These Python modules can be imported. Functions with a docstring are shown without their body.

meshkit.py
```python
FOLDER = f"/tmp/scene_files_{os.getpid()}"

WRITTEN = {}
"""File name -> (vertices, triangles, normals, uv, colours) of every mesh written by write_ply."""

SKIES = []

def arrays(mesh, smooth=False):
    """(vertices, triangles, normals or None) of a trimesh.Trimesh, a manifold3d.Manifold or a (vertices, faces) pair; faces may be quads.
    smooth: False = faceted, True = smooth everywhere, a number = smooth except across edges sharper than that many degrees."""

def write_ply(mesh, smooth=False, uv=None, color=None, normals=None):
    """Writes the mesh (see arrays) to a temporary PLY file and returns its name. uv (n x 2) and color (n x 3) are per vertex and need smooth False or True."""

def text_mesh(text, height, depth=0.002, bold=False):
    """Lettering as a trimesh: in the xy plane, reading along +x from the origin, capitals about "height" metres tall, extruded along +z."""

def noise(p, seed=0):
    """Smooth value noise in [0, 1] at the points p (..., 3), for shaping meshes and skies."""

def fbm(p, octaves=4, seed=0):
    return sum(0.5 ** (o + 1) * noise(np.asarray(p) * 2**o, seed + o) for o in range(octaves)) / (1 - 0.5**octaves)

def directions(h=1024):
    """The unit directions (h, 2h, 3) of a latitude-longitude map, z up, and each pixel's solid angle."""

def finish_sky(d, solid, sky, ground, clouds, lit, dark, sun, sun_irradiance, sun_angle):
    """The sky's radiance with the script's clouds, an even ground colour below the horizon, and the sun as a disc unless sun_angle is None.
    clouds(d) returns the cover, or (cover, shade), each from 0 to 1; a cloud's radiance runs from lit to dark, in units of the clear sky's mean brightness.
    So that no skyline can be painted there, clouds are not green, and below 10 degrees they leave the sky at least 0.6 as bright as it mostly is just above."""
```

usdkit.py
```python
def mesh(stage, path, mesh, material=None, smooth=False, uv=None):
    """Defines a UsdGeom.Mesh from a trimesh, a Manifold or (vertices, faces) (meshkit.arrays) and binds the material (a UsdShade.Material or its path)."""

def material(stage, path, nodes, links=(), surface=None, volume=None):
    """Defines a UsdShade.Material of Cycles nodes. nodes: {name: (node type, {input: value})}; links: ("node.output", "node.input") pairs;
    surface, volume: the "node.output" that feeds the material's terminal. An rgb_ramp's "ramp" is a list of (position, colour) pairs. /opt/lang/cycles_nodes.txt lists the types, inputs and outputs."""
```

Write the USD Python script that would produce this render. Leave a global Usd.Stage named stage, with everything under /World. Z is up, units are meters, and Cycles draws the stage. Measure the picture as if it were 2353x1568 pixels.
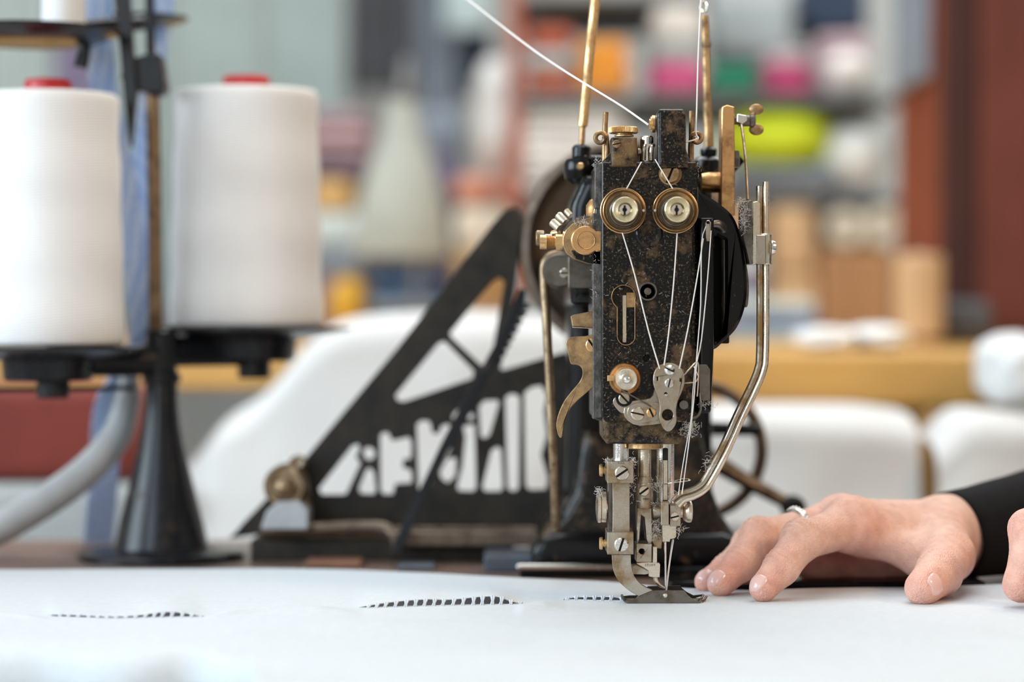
import math, random, numpy as np, trimesh, shapely, mapbox_earcut, usdkit, meshkit
from shapely.geometry import Polygon, Point, LineString, box as sbox
from shapely.ops import unary_union
from pxr import Usd, UsdGeom, UsdLux, UsdShade, Gf, Sdf, Vt
from manifold3d import Manifold

stage = Usd.Stage.CreateInMemory()
UsdGeom.SetStageUpAxis(stage, UsdGeom.Tokens.z)
UsdGeom.SetStageMetersPerUnit(stage, 1.0)
UsdGeom.Xform.Define(stage, '/World')
rng = np.random.default_rng(7)

# ---------------------------------------------------------------- camera, light, exposure
FPX, DIST, HZ, CX, ZC = 5556.0, 1.111, 740.0, 1176.5, 0.129      # focal length in px, focus distance, horizon row, centre column, lens height above the cloth
cam = UsdGeom.Camera.Define(stage, '/World/camera')
cam.CreateHorizontalApertureAttr(36.0)
cam.CreateFocalLengthAttr(85.0)
cam.CreateVerticalApertureOffsetAttr(-(784.0 - HZ) / 2353 * 36.0)
cam.CreateFStopAttr(3.7)
cam.CreateFocusDistanceAttr(DIST - 0.008)
cam.CreateClippingRangeAttr(Gf.Vec2f(0.05, 100.0))
cam.CreateExposureAttr(0.06)
_x = UsdGeom.Xformable(cam)
_x.AddTranslateOp().Set(Gf.Vec3d(0, -DIST, ZC))
_x.AddRotateXOp().Set(90.0)

def rect_light(name, loc, look, w, h, color, power):
    l = UsdLux.RectLight.Define(stage, '/World/' + name)
    l.CreateWidthAttr(w); l.CreateHeightAttr(h)
    l.CreateColorAttr(Gf.Vec3f(*color)); l.CreateIntensityAttr(power)
    m = Gf.Matrix4d(); m.SetLookAt(Gf.Vec3d(*loc), Gf.Vec3d(*look), Gf.Vec3d(0, 0.01, 1))
    UsdGeom.Xformable(l).AddTransformOp().Set(m.GetInverse())
    return l

dome = UsdLux.DomeLight.Define(stage, '/World/sky_light')
dome.CreateColorAttr(Gf.Vec3f(0.80, 0.90, 1.0)); dome.CreateIntensityAttr(1.0)
rect_light('window_light', (-2.06, -0.7, 0.80), (0, -0.7, 0.80), 1.5, 1.25, (0.74, 0.89, 1.0), 7.0)
rect_light('added_front_fill_light', (-1.25, -2.24, 0.85), (-1.25, 0, 0.85), 1.1, 1.3, (0.64, 0.83, 1.0), 2.3)  # cool fill added behind the camera to brighten surfaces facing it
rect_light('ceiling_lamp_light', (0.1, 0.42, 2.0), (0.1, 0.42, 0), 1.4, 1.3, (0.96, 0.985, 1.0), 2.9)
rect_light('workshop_lamp_light', (0.2, 1.75, 2.04), (0.2, 1.75, 0), 2.4, 1.2, (0.98, 0.985, 1.0), 5.0)
rect_light('warm_lamp_light', (1.15, -0.75, 0.95), (0.05, 0, 0.1), 0.35, 0.35, (1.0, 0.66, 0.38), 22.0)

# ---------------------------------------------------------------- helpers
def s_at(Y): return (DIST + Y / 1000.0) / FPX                       # metres per photo pixel at depth Y (mm beyond the needle)
def P(px, py, Y):
    s = s_at(Y)
    return np.array([(px - CX) * s, Y / 1000.0, ZC - (py - HZ) * s])
def PP(pts): return np.array([P(*p) for p in pts])
def zm(x0, y0, k): return lambda *uv: [(x0 + k * u, y0 + k * v) for u, v in uv]
Z1 = zm(1180, 220, .27624); Z2 = zm(1180, 600, .27624); Z3 = zm(1180, 980, .28066)
Za = zm(1380, 1020, .11479); Zb = zm(1380, 1200, .12758); Zc = zm(1340, 820, .136); Zd = zm(1220, 440, .1148); Ze = zm(1360, 420, .119)
Z7 = zm(520, 440, .5614); Z6 = zm(0, 680, .4082)

FRAME, COUNT, USED = {}, {}, set()
def path_for(parent, name):
    k = (parent, name); n = COUNT.get(k, 0); COUNT[k] = n + 1
    return f'{parent}/{name}' + (f'_{n:03d}' if n else '')
def tag(prim, label=None, cat=None, group=None, kind=None):
    for k, v in (('label', label), ('category', cat), ('group', group), ('kind', kind)):
        if v: prim.SetCustomDataByKey(k, v)
def thing(name, label, cat, loc=(0, 0, 0), group=None, kind=None):
    p = path_for('/World', name)
    x = UsdGeom.Xform.Define(stage, p); x.AddTranslateOp().Set(Gf.Vec3d(*map(float, loc)))
    tag(x.GetPrim(), label, cat, group, kind); FRAME[p] = np.array(loc, float)
    return p
def part(parent, name, mesh, mat, smooth=35, label=None, kind=None):
    p = path_for(parent, name)
    v, f, n = meshkit.arrays(mesh, False)
    m = usdkit.mesh(stage, p, trimesh.Trimesh(v - FRAME[parent], f, process=False), M[mat], smooth)
    tag(m.GetPrim(), label, None, None, kind); FRAME[p] = FRAME[parent]
    return p
def solo(name, mesh, mat, label, cat, smooth=35, group=None, kind=None):
    p = path_for('/World', name)
    v, f, n = meshkit.arrays(mesh, False)
    b = np.array([(v[:, 0].min() + v[:, 0].max()) / 2, (v[:, 1].min() + v[:, 1].max()) / 2, v[:, 2].min()])
    m = usdkit.mesh(stage, p, trimesh.Trimesh(v - b, f, process=False), M[mat], smooth)
    UsdGeom.Xformable(m).AddTranslateOp().Set(Gf.Vec3d(*map(float, b)))
    tag(m.GetPrim(), label, cat, group, kind); FRAME[p] = b
    return p
def cat_(*ms):
    ms = [m if isinstance(m, trimesh.Trimesh) else trimesh.Trimesh(*meshkit.arrays(m)[:2], process=False) for m in ms]
    return trimesh.util.concatenate(ms)

def spl(pts, n=6, closed=True):                                     # Catmull-Rom through 2D or 3D points
    p = np.array(pts, float); N = len(p)
    q = np.vstack([p[-1], p, p[0], p[1]]) if closed else np.vstack([2 * p[0] - p[1], p, 2 * p[-1] - p[-2]])
    out = []
    for i in range(N if closed else N - 1):
        a, b, c, d = q[i], q[i + 1], q[i + 2], q[i + 3]
        for t in np.arange(n) / n:
            out.append(.5 * (2 * b + (c - a) * t + (2 * a - 5 * b + 4 * c - d) * t * t + (3 * b - a - 3 * c + d) * t ** 3))
    if not closed: out.append(p[-1])
    return np.array(out)
def rnd(poly, r, q=4):
    poly = poly if isinstance(poly, shapely.Geometry) else Polygon(poly)
    return poly.buffer(-r, quad_segs=q).buffer(2 * r, quad_segs=q).buffer(-r, quad_segs=q)
def rect(x0, y0, x1, y1, r=0):
    b = sbox(min(x0, x1), min(y0, y1), max(x0, x1), max(y0, y1))
    return b.buffer(-r).buffer(r, quad_segs=4) if r else b
def circ(x, y, r, q=10): return Point(x, y).buffer(r, quad_segs=q)

def loops_of(poly):
    poly = shapely.geometry.polygon.orient(poly, 1.0)
    return [np.array(r.coords)[:-1] for r in [poly.exterior, *poly.interiors]]
def inset(p, b):
    e = np.roll(p, -1, 0) - p; e /= np.maximum(np.linalg.norm(e, axis=1, keepdims=True), 1e-12)
    n = np.stack([-e[:, 1], e[:, 0]], 1); m = n + np.roll(n, 1, 0)
    m /= np.maximum((m * np.roll(n, 1, 0)).sum(1, keepdims=True), .5)
    return p + m * b
def prism_xz(poly, y0, y1, bev=0.0, back=False):                    # poly in metres (x, z); front face at y0 faces the camera
    out = []
    for g in getattr(poly, 'geoms', [poly]):
        g = g.simplify(2e-5)
        if g.is_empty or g.area < 1e-9: continue
        L = loops_of(g); ends = np.cumsum([len(l) for l in L]).astype(np.uint32)
        flat = np.vstack(L); n = len(flat)
        t = mapbox_earcut.triangulate_float64(np.ascontiguousarray(flat), ends).reshape(-1, 3).astype(int)
        a, b, c = flat[t[:, 0]], flat[t[:, 1]], flat[t[:, 2]]
        sw = ((b - a)[:, 0] * (c - a)[:, 1] - (b - a)[:, 1] * (c - a)[:, 0]) < 0
        t[sw] = t[sw][:, ::-1]
        ins = np.vstack([inset(l, bev) for l in L]) if bev else flat
        lay = ([(ins, y0), (flat, y0 + bev)] if bev else [(flat, y0)]) + ([(flat, y1 - bev), (ins, y1)] if bev and back else [(flat, y1)])
        v = np.vstack([np.stack([q[:, 0], np.full(n, y), q[:, 1]], 1) for q, y in lay])
        f = [t, t[:, ::-1] + n * (len(lay) - 1)]
        st = 0
        for e in ends:
            i = np.arange(st, e); j = np.roll(i, -1); st = int(e)
            for k in range(len(lay) - 1):
                f += [np.stack([i + k * n, i + (k + 1) * n, j + k * n], 1), np.stack([j + k * n, i + (k + 1) * n, j + (k + 1) * n], 1)]
        out.append(trimesh.Trimesh(v, np.vstack(f), process=False))
    return cat_(*out)
def to_xz(poly, Y):
    s = s_at(Y)
    return shapely.affinity.affine_transform(poly if isinstance(poly, shapely.Geometry) else Polygon(poly), [s, 0, 0, -s, -CX * s, ZC + HZ * s])
import shapely.affinity
def plate(poly, Y0, Y1, bev=1.0, back=False, ref=None):             # outline in photo pixels read at depth Y0 (mm); becomes a solid of true size
    return prism_xz(to_xz(poly, Y0 if ref is None else ref), Y0 / 1000, Y1 / 1000, bev * s_at(Y0), back)

def basis(w):
    w = np.array(w, float); w /= np.linalg.norm(w)
    u = np.cross([0, 0, 1.0], w) if abs(w[2]) < .9 else np.cross([0, 1.0, 0], w)
    u /= np.linalg.norm(u)
    return u, np.cross(w, u), w
def lathe(prof, origin, axis, seg=32, closed=False):                # prof: (radius, height along axis) from start to end
    p = np.array(prof, float); u, v, w = basis(axis); o = np.array(origin, float)
    if not closed:
        if p[0, 0] > 1e-9: p = np.vstack([[0, p[0, 1]], p])
        if p[-1, 0] > 1e-9: p = np.vstack([p, [0, p[-1, 1]]])
    a = np.arange(seg) * 2 * np.pi / seg
    V = (o + p[:, None, 1:2] * w + p[:, None, 0:1] * (np.cos(a)[None, :, None] * u + np.sin(a)[None, :, None] * v)).reshape(-1, 3)
    f = []; i = np.arange(seg); j = np.roll(i, -1); K = len(p)
    for k in range(K if closed else K - 1):
        r0, r1 = p[k, 0], p[(k + 1) % K, 0]; a0, b0 = k * seg, ((k + 1) % K) * seg
        if r0 > 1e-9 or closed: f.append(np.stack([a0 + i, a0 + j, b0 + j], 1)) if r0 > 1e-9 else None
        if r1 > 1e-9: f.append(np.stack([a0 + i, b0 + j, b0 + i], 1))
    m = trimesh.Trimesh(V, np.vstack(f), process=False); m.merge_vertices(); m.update_faces(m.nondegenerate_faces())
    if m.volume < 0: m.invert()
    return m
def lathe_y(px, py, Y, prof, seg=36):                               # prof (radius in px, mm towards the camera)
    s = s_at(Y)
    return lathe([(r * s, h / 1000) for r, h in prof], P(px, py, Y), (0, -1, 0), seg)
def lathe_z(px, py, Y, prof, seg=36):                               # prof (radius in px, height in px above py)
    s = s_at(Y)
    return lathe([(r * s, h * s) for r, h in prof], P(px, py, Y), (0, 0, 1), seg)
def lathe_x(px, py, Y, prof, seg=24, sign=-1):
    s = s_at(Y)
    return lathe([(r * s, h * s) for r, h in prof], P(px, py, Y), (sign, 0, 0), seg)
def tube(pts, r, seg=10, flat=None):                                # pts in metres, r in metres (number or one per point); flat = (scale u, scale v)
    p = np.array(pts, float); n = len(p); r = np.broadcast_to(np.asarray(r, float), n)
    t = np.gradient(p, axis=0); t /= np.maximum(np.linalg.norm(t, axis=1, keepdims=True), 1e-12)
    u = basis(t[0])[0]; V = []; a = np.arange(seg) * 2 * np.pi / seg; fu, fv = flat or (1, 1)
    for k in range(n):
        u = u - t[k] * (u @ t[k]); u /= np.linalg.norm(u); w = np.cross(t[k], u)
        V.append(p[k] + r[k] * (fu * np.cos(a)[:, None] * u + fv * np.sin(a)[:, None] * w))
    V = np.vstack(V + [p[:1], p[-1:]]); f = []; i = np.arange(seg); j = np.roll(i, -1)
    for k in range(n - 1):
        f += [np.stack([k * seg + i, k * seg + j, (k + 1) * seg + j], 1), np.stack([k * seg + i, (k + 1) * seg + j, (k + 1) * seg + i], 1)]
    f += [np.stack([np.full(seg, n * seg), j, i], 1), np.stack([np.full(seg, n * seg + 1), (n - 1) * seg + i, (n - 1) * seg + j], 1)]
    return trimesh.Trimesh(V, np.vstack(f), process=False)
def ptube(pts, rpx, seg=10, n=6, flat=None, smooth=True):           # pts (px, py, Y)
    q = PP(pts); q = spl(q, n, False) if smooth and len(pts) > 2 else q
    return tube(q, rpx * s_at(pts[0][2]) if np.ndim(rpx) == 0 else np.interp(np.linspace(0, 1, len(q)), np.linspace(0, 1, len(rpx)), rpx) * s_at(pts[0][2]), seg, flat)
def slotted(r, h, ang, slot=.2, dome=.15, depth=.45):               # screw head in metres, +z outwards
    c = r * dome
    m = Manifold.cylinder(h - c, r, r, 32) + Manifold.cylinder(c, r, r - c, 32).translate((0, 0, h - c))
    m = m - Manifold.cube((r * 3, r * slot, h), True).rotate((0, 0, math.degrees(ang))).translate((0, 0, h * (1 - depth) + h / 2))
    return trimesh.Trimesh(*meshkit.arrays(m)[:2], process=False)
def screw(parent, px, py, Y, r, ang, h=2.0, mat='nickel', slot=.3, name='screw', axis=(0, -1, 0), dome=.15):
    s = s_at(Y); m = slotted(r * s, h / 1000, math.radians(ang), slot, dome)
    u, v, w = basis(axis)
    if axis == (0, -1, 0): u, v, w = np.array([1., 0, 0]), np.array([0, 0, 1.]), np.array([0, -1., 0])
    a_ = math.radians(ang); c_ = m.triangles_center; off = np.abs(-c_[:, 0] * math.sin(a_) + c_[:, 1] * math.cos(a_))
    g = (off < r * s * slot * .51) & (c_[:, 2] < h / 1000 * .8) & (c_[:, 2] > h / 1000 * .2) & (np.linalg.norm(c_[:, :2], axis=1) < r * s * .999)  # slot faces picked out to carry a painted recess shade
    m = trimesh.Trimesh(m.triangles.reshape(-1, 3), np.arange(len(m.faces) * 3).reshape(-1, 3), process=False)
    m.vertices = P(px, py, Y) + m.vertices @ np.stack([u, v, w])
    p = part(parent, name, m, mat, False)
    UsdGeom.PrimvarsAPI(stage.GetPrimAtPath(p)).CreatePrimvar('slot_shade', Sdf.ValueTypeNames.FloatArray, 'vertex').Set(Vt.FloatArray.FromNumpy(np.repeat(g, 3).astype(np.float32)))
    return p

def sdf_poly(poly, X, Zg):                                          # signed distance on a grid of points (metres)
    d = np.full(X.shape, 1e9)
    inside = shapely.contains_xy(poly, X, Zg)
    for l in loops_of(poly):
        for a, b in zip(l, np.roll(l, -1, 0)):
            e = b - a; L = max(e @ e, 1e-18)
            t = np.clip(((X - a[0]) * e[0] + (Zg - a[1]) * e[1]) / L, 0, 1)
            d = np.minimum(d, (X - a[0] - t * e[0]) ** 2 + (Zg - a[1] - t * e[1]) ** 2)
    d = np.sqrt(d)
    return np.where(inside, -d, d)
def surface_nets(fn, lo, hi, h):                                    # smooth mesh of fn < 0; fn takes x, y, z arrays
    ax = [np.arange(a - 2 * h, b + 3 * h, h) for a, b in zip(lo, hi)]
    X, Y, Z = np.meshgrid(*ax, indexing='ij', sparse=False)
    S = fn(X, Y, Z).astype(np.float32); neg = S < 0
    n = np.array(S.shape); cn = n - 1
    acc = np.zeros((*cn, 3), np.float32); num = np.zeros(cn, np.float32)
    for axis in range(3):
        for o1 in (0, 1):
            for o2 in (0, 1):
                off = [0, 0, 0]; oth = [k for k in range(3) if k != axis]; off[oth[0]], off[oth[1]] = o1, o2
                sa = tuple(slice(off[k], off[k] + cn[k]) for k in range(3)); off2 = list(off); off2[axis] += 1
                sb = tuple(slice(off2[k], off2[k] + cn[k]) for k in range(3))
                a, b = S[sa], S[sb]; cr = neg[sa] != neg[sb]
                t = np.where(cr, a / np.where(cr, a - b, 1), 0)
                pos = np.zeros((*cn, 3), np.float32); pos[..., oth[0]] = o1; pos[..., oth[1]] = o2; pos[..., axis] = t
                acc += pos * cr[..., None]; num += cr
    act = num > 0; idx = -np.ones(cn, int); idx[act] = np.arange(act.sum())
    cell = np.argwhere(act)
    V = np.array([a[0] for a in ax]) + (cell + acc[act] / num[act][:, None]) * h
    F = []
    for axis in range(3):
        o = [k for k in range(3) if k != axis]
        sl = [slice(1, cn[k]) for k in range(3)]; sl[axis] = slice(0, cn[axis])
        sa = tuple(sl); sl2 = list(sl); sl2[axis] = slice(1, cn[axis] + 1); sb = tuple(sl2)
        cr = neg[sa] != neg[sb]; c = np.argwhere(cr) + np.array([0 if k == axis else 1 for k in range(3)])
        flip = neg[sa][cr]
        e1 = np.zeros(3, int); e1[o[0]] = 1; e2 = np.zeros(3, int); e2[o[1]] = 1
        q = np.stack([idx[tuple((c - e1 - e2).T)], idx[tuple((c - e2).T)], idx[tuple(c.T)], idx[tuple((c - e1).T)]], 1)
        if axis == 1: flip = ~flip
        q[~flip] = q[~flip][:, ::-1]
        F += [q[:, [0, 1, 2]], q[:, [0, 2, 3]]]
    m = trimesh.Trimesh(V, np.vstack(F), process=False)
    if m.volume < 0: m.invert()
    return m
def cast(poly, Y0, Y1, r=2.0, h=.9, ref=None):                      # rounded casting of a photo outline; r and h in mm
    g = to_xz(poly, Y0 if ref is None else ref); b = g.bounds; r, h = r / 1000, h / 1000
    def fn(X, Y, Z):
        d2 = sdf_poly(g, X[:, 0, :], Z[:, 0, :])[:, None, :]
        dy = np.abs(Y - (Y0 + Y1) / 2000) - (Y1 - Y0) / 2000
        a, c = d2 + r, dy + r
        return np.minimum(np.maximum(a, c), 0) + np.sqrt(np.maximum(a, 0) ** 2 + np.maximum(c, 0) ** 2) - r
    return surface_nets(fn, (b[0], Y0 / 1000, b[1]), (b[2], Y1 / 1000, b[3]), h)
def hull_box(lo, hi, r):                                            # box with rounded edges, metres
    lo, hi = np.array(lo) + r, np.array(hi) - r
    s = Manifold.sphere(r, 12)
    return Manifold.batch_hull([s.translate([(lo, hi)[i][0], (lo, hi)[j][1], (lo, hi)[k][2]]) for i in (0, 1) for j in (0, 1) for k in (0, 1)])

# ---------------------------------------------------------------- materials
M = {}
def mat(name, nodes, links, surface='p.BSDF'):
    M[name] = usdkit.material(stage, '/World/Looks/' + name, nodes, links, surface)
def plain(name, c, rough=.6, metallic=0.0, var=.12, scale=60, spec=.5, bump=0, bscale=400, **kw):
    c = np.array(c, float)
    nodes = {'t': ('texture_coordinate', {}), 'n': ('noise_texture', {'scale': scale, 'detail': 4.0}),
             'r': ('rgb_ramp', {'ramp': [(.3, tuple(c * (1 - var))), (.7, tuple(np.minimum(c * (1 + var), 1)))]}),
             'p': ('principled_bsdf', {'roughness': rough, 'metallic': metallic, 'specular_ior_level': spec, **kw})}
    links = [('t.object', 'n.vector'), ('n.fac', 'r.fac'), ('r.color', 'p.base_color')]
    if bump:
        nodes['bn'] = ('noise_texture', {'scale': bscale, 'detail': 3.0}); nodes['b'] = ('bump', {'strength': bump, 'distance': .001})
        links += [('t.object', 'bn.vector'), ('bn.fac', 'b.height'), ('b.normal', 'p.normal')]
    mat(name, nodes, links)
def metal(name, c, worn, rough=.3, scale=120, lo=.45, hi=.65, rough2=.55, wmetal=.6, bump=.15):
    mat(name, {'t': ('texture_coordinate', {}), 'n': ('noise_texture', {'scale': scale, 'detail': 6.0, 'roughness': .65}),
               'k': ('rgb_ramp', {'ramp': [(lo, (0, 0, 0)), (hi, (1, 1, 1))]}),
               'c': ('mix_color', {'a': c, 'b': worn}), 'r': ('mix_float', {'a': rough, 'b': rough2}), 'm': ('mix_float', {'a': 1.0, 'b': wmetal}),
               'f': ('noise_texture', {'scale': 1800.0, 'detail': 3.0}), 'b': ('bump', {'strength': bump, 'distance': .0004}),
               'g': ('attribute', {'attribute': 'slot_shade'}), 'c3': ('mix_color', {'b': (.012, .009, .006)}), 'm3': ('mix_float', {'b': 0.0}), 'r3': ('mix_float', {'b': .9}), 'p': ('principled_bsdf', {})},  # near-black mixed in where screw slots have their shade painted
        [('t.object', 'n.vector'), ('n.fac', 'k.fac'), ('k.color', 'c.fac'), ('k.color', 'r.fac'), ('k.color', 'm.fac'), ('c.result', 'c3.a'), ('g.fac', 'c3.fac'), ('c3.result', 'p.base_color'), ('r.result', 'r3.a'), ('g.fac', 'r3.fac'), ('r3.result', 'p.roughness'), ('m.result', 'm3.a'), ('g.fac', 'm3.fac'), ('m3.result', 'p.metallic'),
         ('t.object', 'f.vector'), ('f.fac', 'b.height'), ('b.normal', 'p.normal')])
def enamel(name, black=(.0045, .0045, .005), brown=(.15, .085, .038), lo=.52, hi=.68, scale=55, rough=.2, speck=.655, coat=.2):
    mat(name, {'t': ('texture_coordinate', {}), 'n': ('noise_texture', {'scale': scale, 'detail': 8.0, 'roughness': .68}),
               'k': ('rgb_ramp', {'ramp': [(lo, (0, 0, 0)), (hi, (1, 1, 1))]}),
               'c': ('mix_color', {'a': black, 'b': brown}), 'd': ('noise_texture', {'scale': 900.0, 'detail': 5.0, 'roughness': .7}),
               'dk': ('rgb_ramp', {'ramp': [(speck - .10, (0, 0, 0)), (speck, (.55, .55, .55)), (1, (.6, .6, .6))]}), 'c2': ('mix_color', {'b': (.26, .185, .11)}),
               'r': ('mix_float', {'a': rough, 'b': .62}), 'b': ('bump', {'strength': .12, 'distance': .0006}), 'bn': ('noise_texture', {'scale': 140.0, 'detail': 3.0}),
               'p': ('principled_bsdf', {'specular_ior_level': .26, 'coat_weight': coat * .3, 'coat_roughness': .15})},
        [('t.object', 'n.vector'), ('n.fac', 'k.fac'), ('k.color', 'c.fac'), ('t.object', 'd.vector'), ('d.fac', 'dk.fac'), ('dk.color', 'c2.fac'), ('c.result', 'c2.a'), ('c2.result', 'p.base_color'),
         ('k.color', 'r.fac'), ('r.result', 'p.roughness'), ('t.object', 'bn.vector'), ('bn.fac', 'b.height'), ('b.normal', 'p.normal')])
enamel('worn_enamel')
enamel('enamel', lo=.62, hi=.78, speck=.74, rough=.18)
enamel('brown_enamel', brown=(.17, .10, .042), lo=.46, hi=.62, rough=.26, scale=70)
enamel('guard_paint', black=(.016, .014, .012), brown=(.05, .038, .025), lo=.4, hi=.7, rough=.45, speck=.9, coat=0)
metal('brass', (.80, .52, .25), (.42, .25, .11), .28)
metal('old_brass', (.55, .36, .18), (.20, .12, .06), .38, lo=.38, hi=.62)
metal('copper', (.78, .45, .20), (.36, .19, .08), .3)
metal('steel', (.54, .49, .42), (.26, .165, .075), .26, scale=75, lo=.40, hi=.62, wmetal=.8)
metal('nickel', (.74, .66, .54), (.46, .34, .21), .24, lo=.46, hi=.72)
metal('chrome', (.82, .80, .77), (.55, .48, .40), .14, lo=.6, hi=.8)
metal('brown_steel', (.40, .29, .18), (.16, .10, .05), .36, lo=.40, hi=.62)
metal('dark_steel', (.20, .18, .16), (.10, .075, .05), .35)
metal('wheel_iron', (.20, .155, .12), (.10, .065, .045), .42)
metal('cream_nickel', (.80, .70, .47), (.58, .46, .26), .26, lo=.5, hi=.8)
plain('dusty_black', (.085, .075, .065), .6, var=.75, scale=260, bump=.4, bscale=900)
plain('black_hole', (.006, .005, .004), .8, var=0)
plain('thread', (.83, .79, .75), .7, var=.03, sheen_weight=.2)
plain('lint', (.62, .58, .53), .9, var=.1)
plain('mark', (.05, .04, .03), .6, var=0)
# ---------------------------------------------------------------- setting
plain('wall_paint', (.60, .62, .60), .8, var=.05, scale=3)
plain('floor_wood', (.20, .13, .08), .5, var=.3, scale=4)
plain('ceiling_paint', (.75, .74, .70), .9, var=.04, scale=3)
plain('white_paint', (.80, .80, .78), .5, var=.03)
plain('curtain_cloth', (.46, .545, .54), .9, var=.10, scale=8)
plain('table_wood', (.19, .125, .10), .35, var=.5, scale=25, bump=.1)
plain('bench_wood', (.62, .34, .09), .45, var=.14, scale=6)
def structure(name, lo, hi, m, parent=None):
    b = trimesh.creation.box(bounds=[lo, hi])
    if parent: return part(parent, name, b, m, False)
    p = path_for('/World', name); usdkit.mesh(stage, p, b, M[m]); tag(stage.GetPrimAtPath(p), None, None, None, 'structure'); FRAME[p] = np.zeros(3); return p
FL = -.76
structure('floor', (-2.2, -2.3, FL - .05), (2.3, 3.6, FL), 'floor_wood')
structure('wall_back', (-2.2, 3.5, FL), (2.3, 3.6, 2.2), 'wall_paint')
plain('warm_wall', (.66, .59, .51), .85, var=.05, scale=3)
wf = structure('wall_front', (-.66, -2.4, FL), (2.3, -2.3, 2.2), 'warm_wall')
structure('wall_panel', (-2.2, -2.4, FL), (-1.84, -2.3, 2.2), 'warm_wall', wf); structure('wall_panel', (-1.84, -2.4, FL), (-.66, -2.3, .16), 'warm_wall', wf); structure('wall_panel', (-1.84, -2.4, 1.54), (-.66, -2.3, 2.2), 'warm_wall', wf)
w2 = structure('added_window_2', (-1.84, -2.34, .16), (-.66, -2.28, .20), 'white_paint')  # unseen window added to house the front fill light
for lo, hi in (((-1.84, -2.34, 1.50), (-.66, -2.28, 1.54)), ((-1.84, -2.34, .2), (-1.80, -2.28, 1.5)), ((-.70, -2.34, .2), (-.66, -2.28, 1.5)), ((-1.27, -2.33, .2), (-1.23, -2.29, 1.5))): structure('frame_bar', lo, hi, 'white_paint', w2)
structure('ceiling', (-2.2, -2.3, 2.2), (2.3, 3.6, 2.25), 'ceiling_paint')
structure('wall_right', (2.2, -2.3, FL), (2.3, 3.5, 2.2), 'wall_paint')
wl = structure('wall_left', (-2.2, .07, FL), (-2.1, 3.5, 2.2), 'wall_paint')
structure('wall_panel', (-2.2, -2.3, FL), (-2.1, -1.47, 2.2), 'wall_paint', wl)
structure('wall_panel', (-2.2, -1.47, FL), (-2.1, .07, .15), 'wall_paint', wl)
structure('wall_panel', (-2.2, -1.47, 1.45), (-2.1, .07, 2.2), 'wall_paint', wl)
wn = structure('window_1', (-2.14, -1.47, .15), (-2.08, .07, .19), 'white_paint')
for lo, hi in (((-2.14, -1.47, 1.41), (-2.08, .07, 1.45)), ((-2.14, -1.47, .19), (-2.08, -1.43, 1.41)), ((-2.14, .03, .19), (-2.08, .07, 1.41)), ((-2.13, -.72, .19), (-2.09, -.68, 1.41))):
    structure('frame_bar', lo, hi, 'white_paint', wn)
for k, (x, y, w, d, lab) in enumerate(((.1, .42, 1.44, 1.34, 'white ceiling light panel above the sewing table'), (.2, 1.75, 2.44, 1.24, 'white ceiling light panel above the cutting bench'))):
    t = thing('ceiling_lamp', lab, 'lamp', (x, y, 2.05))
    part(t, 'housing', cat_(trimesh.creation.box(bounds=[(x - w / 2, y - d / 2, 2.06), (x + w / 2, y + d / 2, 2.12)]), *[trimesh.creation.box(bounds=[(x + a - .01, y + b - .01, 2.12), (x + a + .01, y + b + .01, 2.2)]) for a in (-.4, .4) for b in (-.4, .4)]), 'white_paint')

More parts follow.
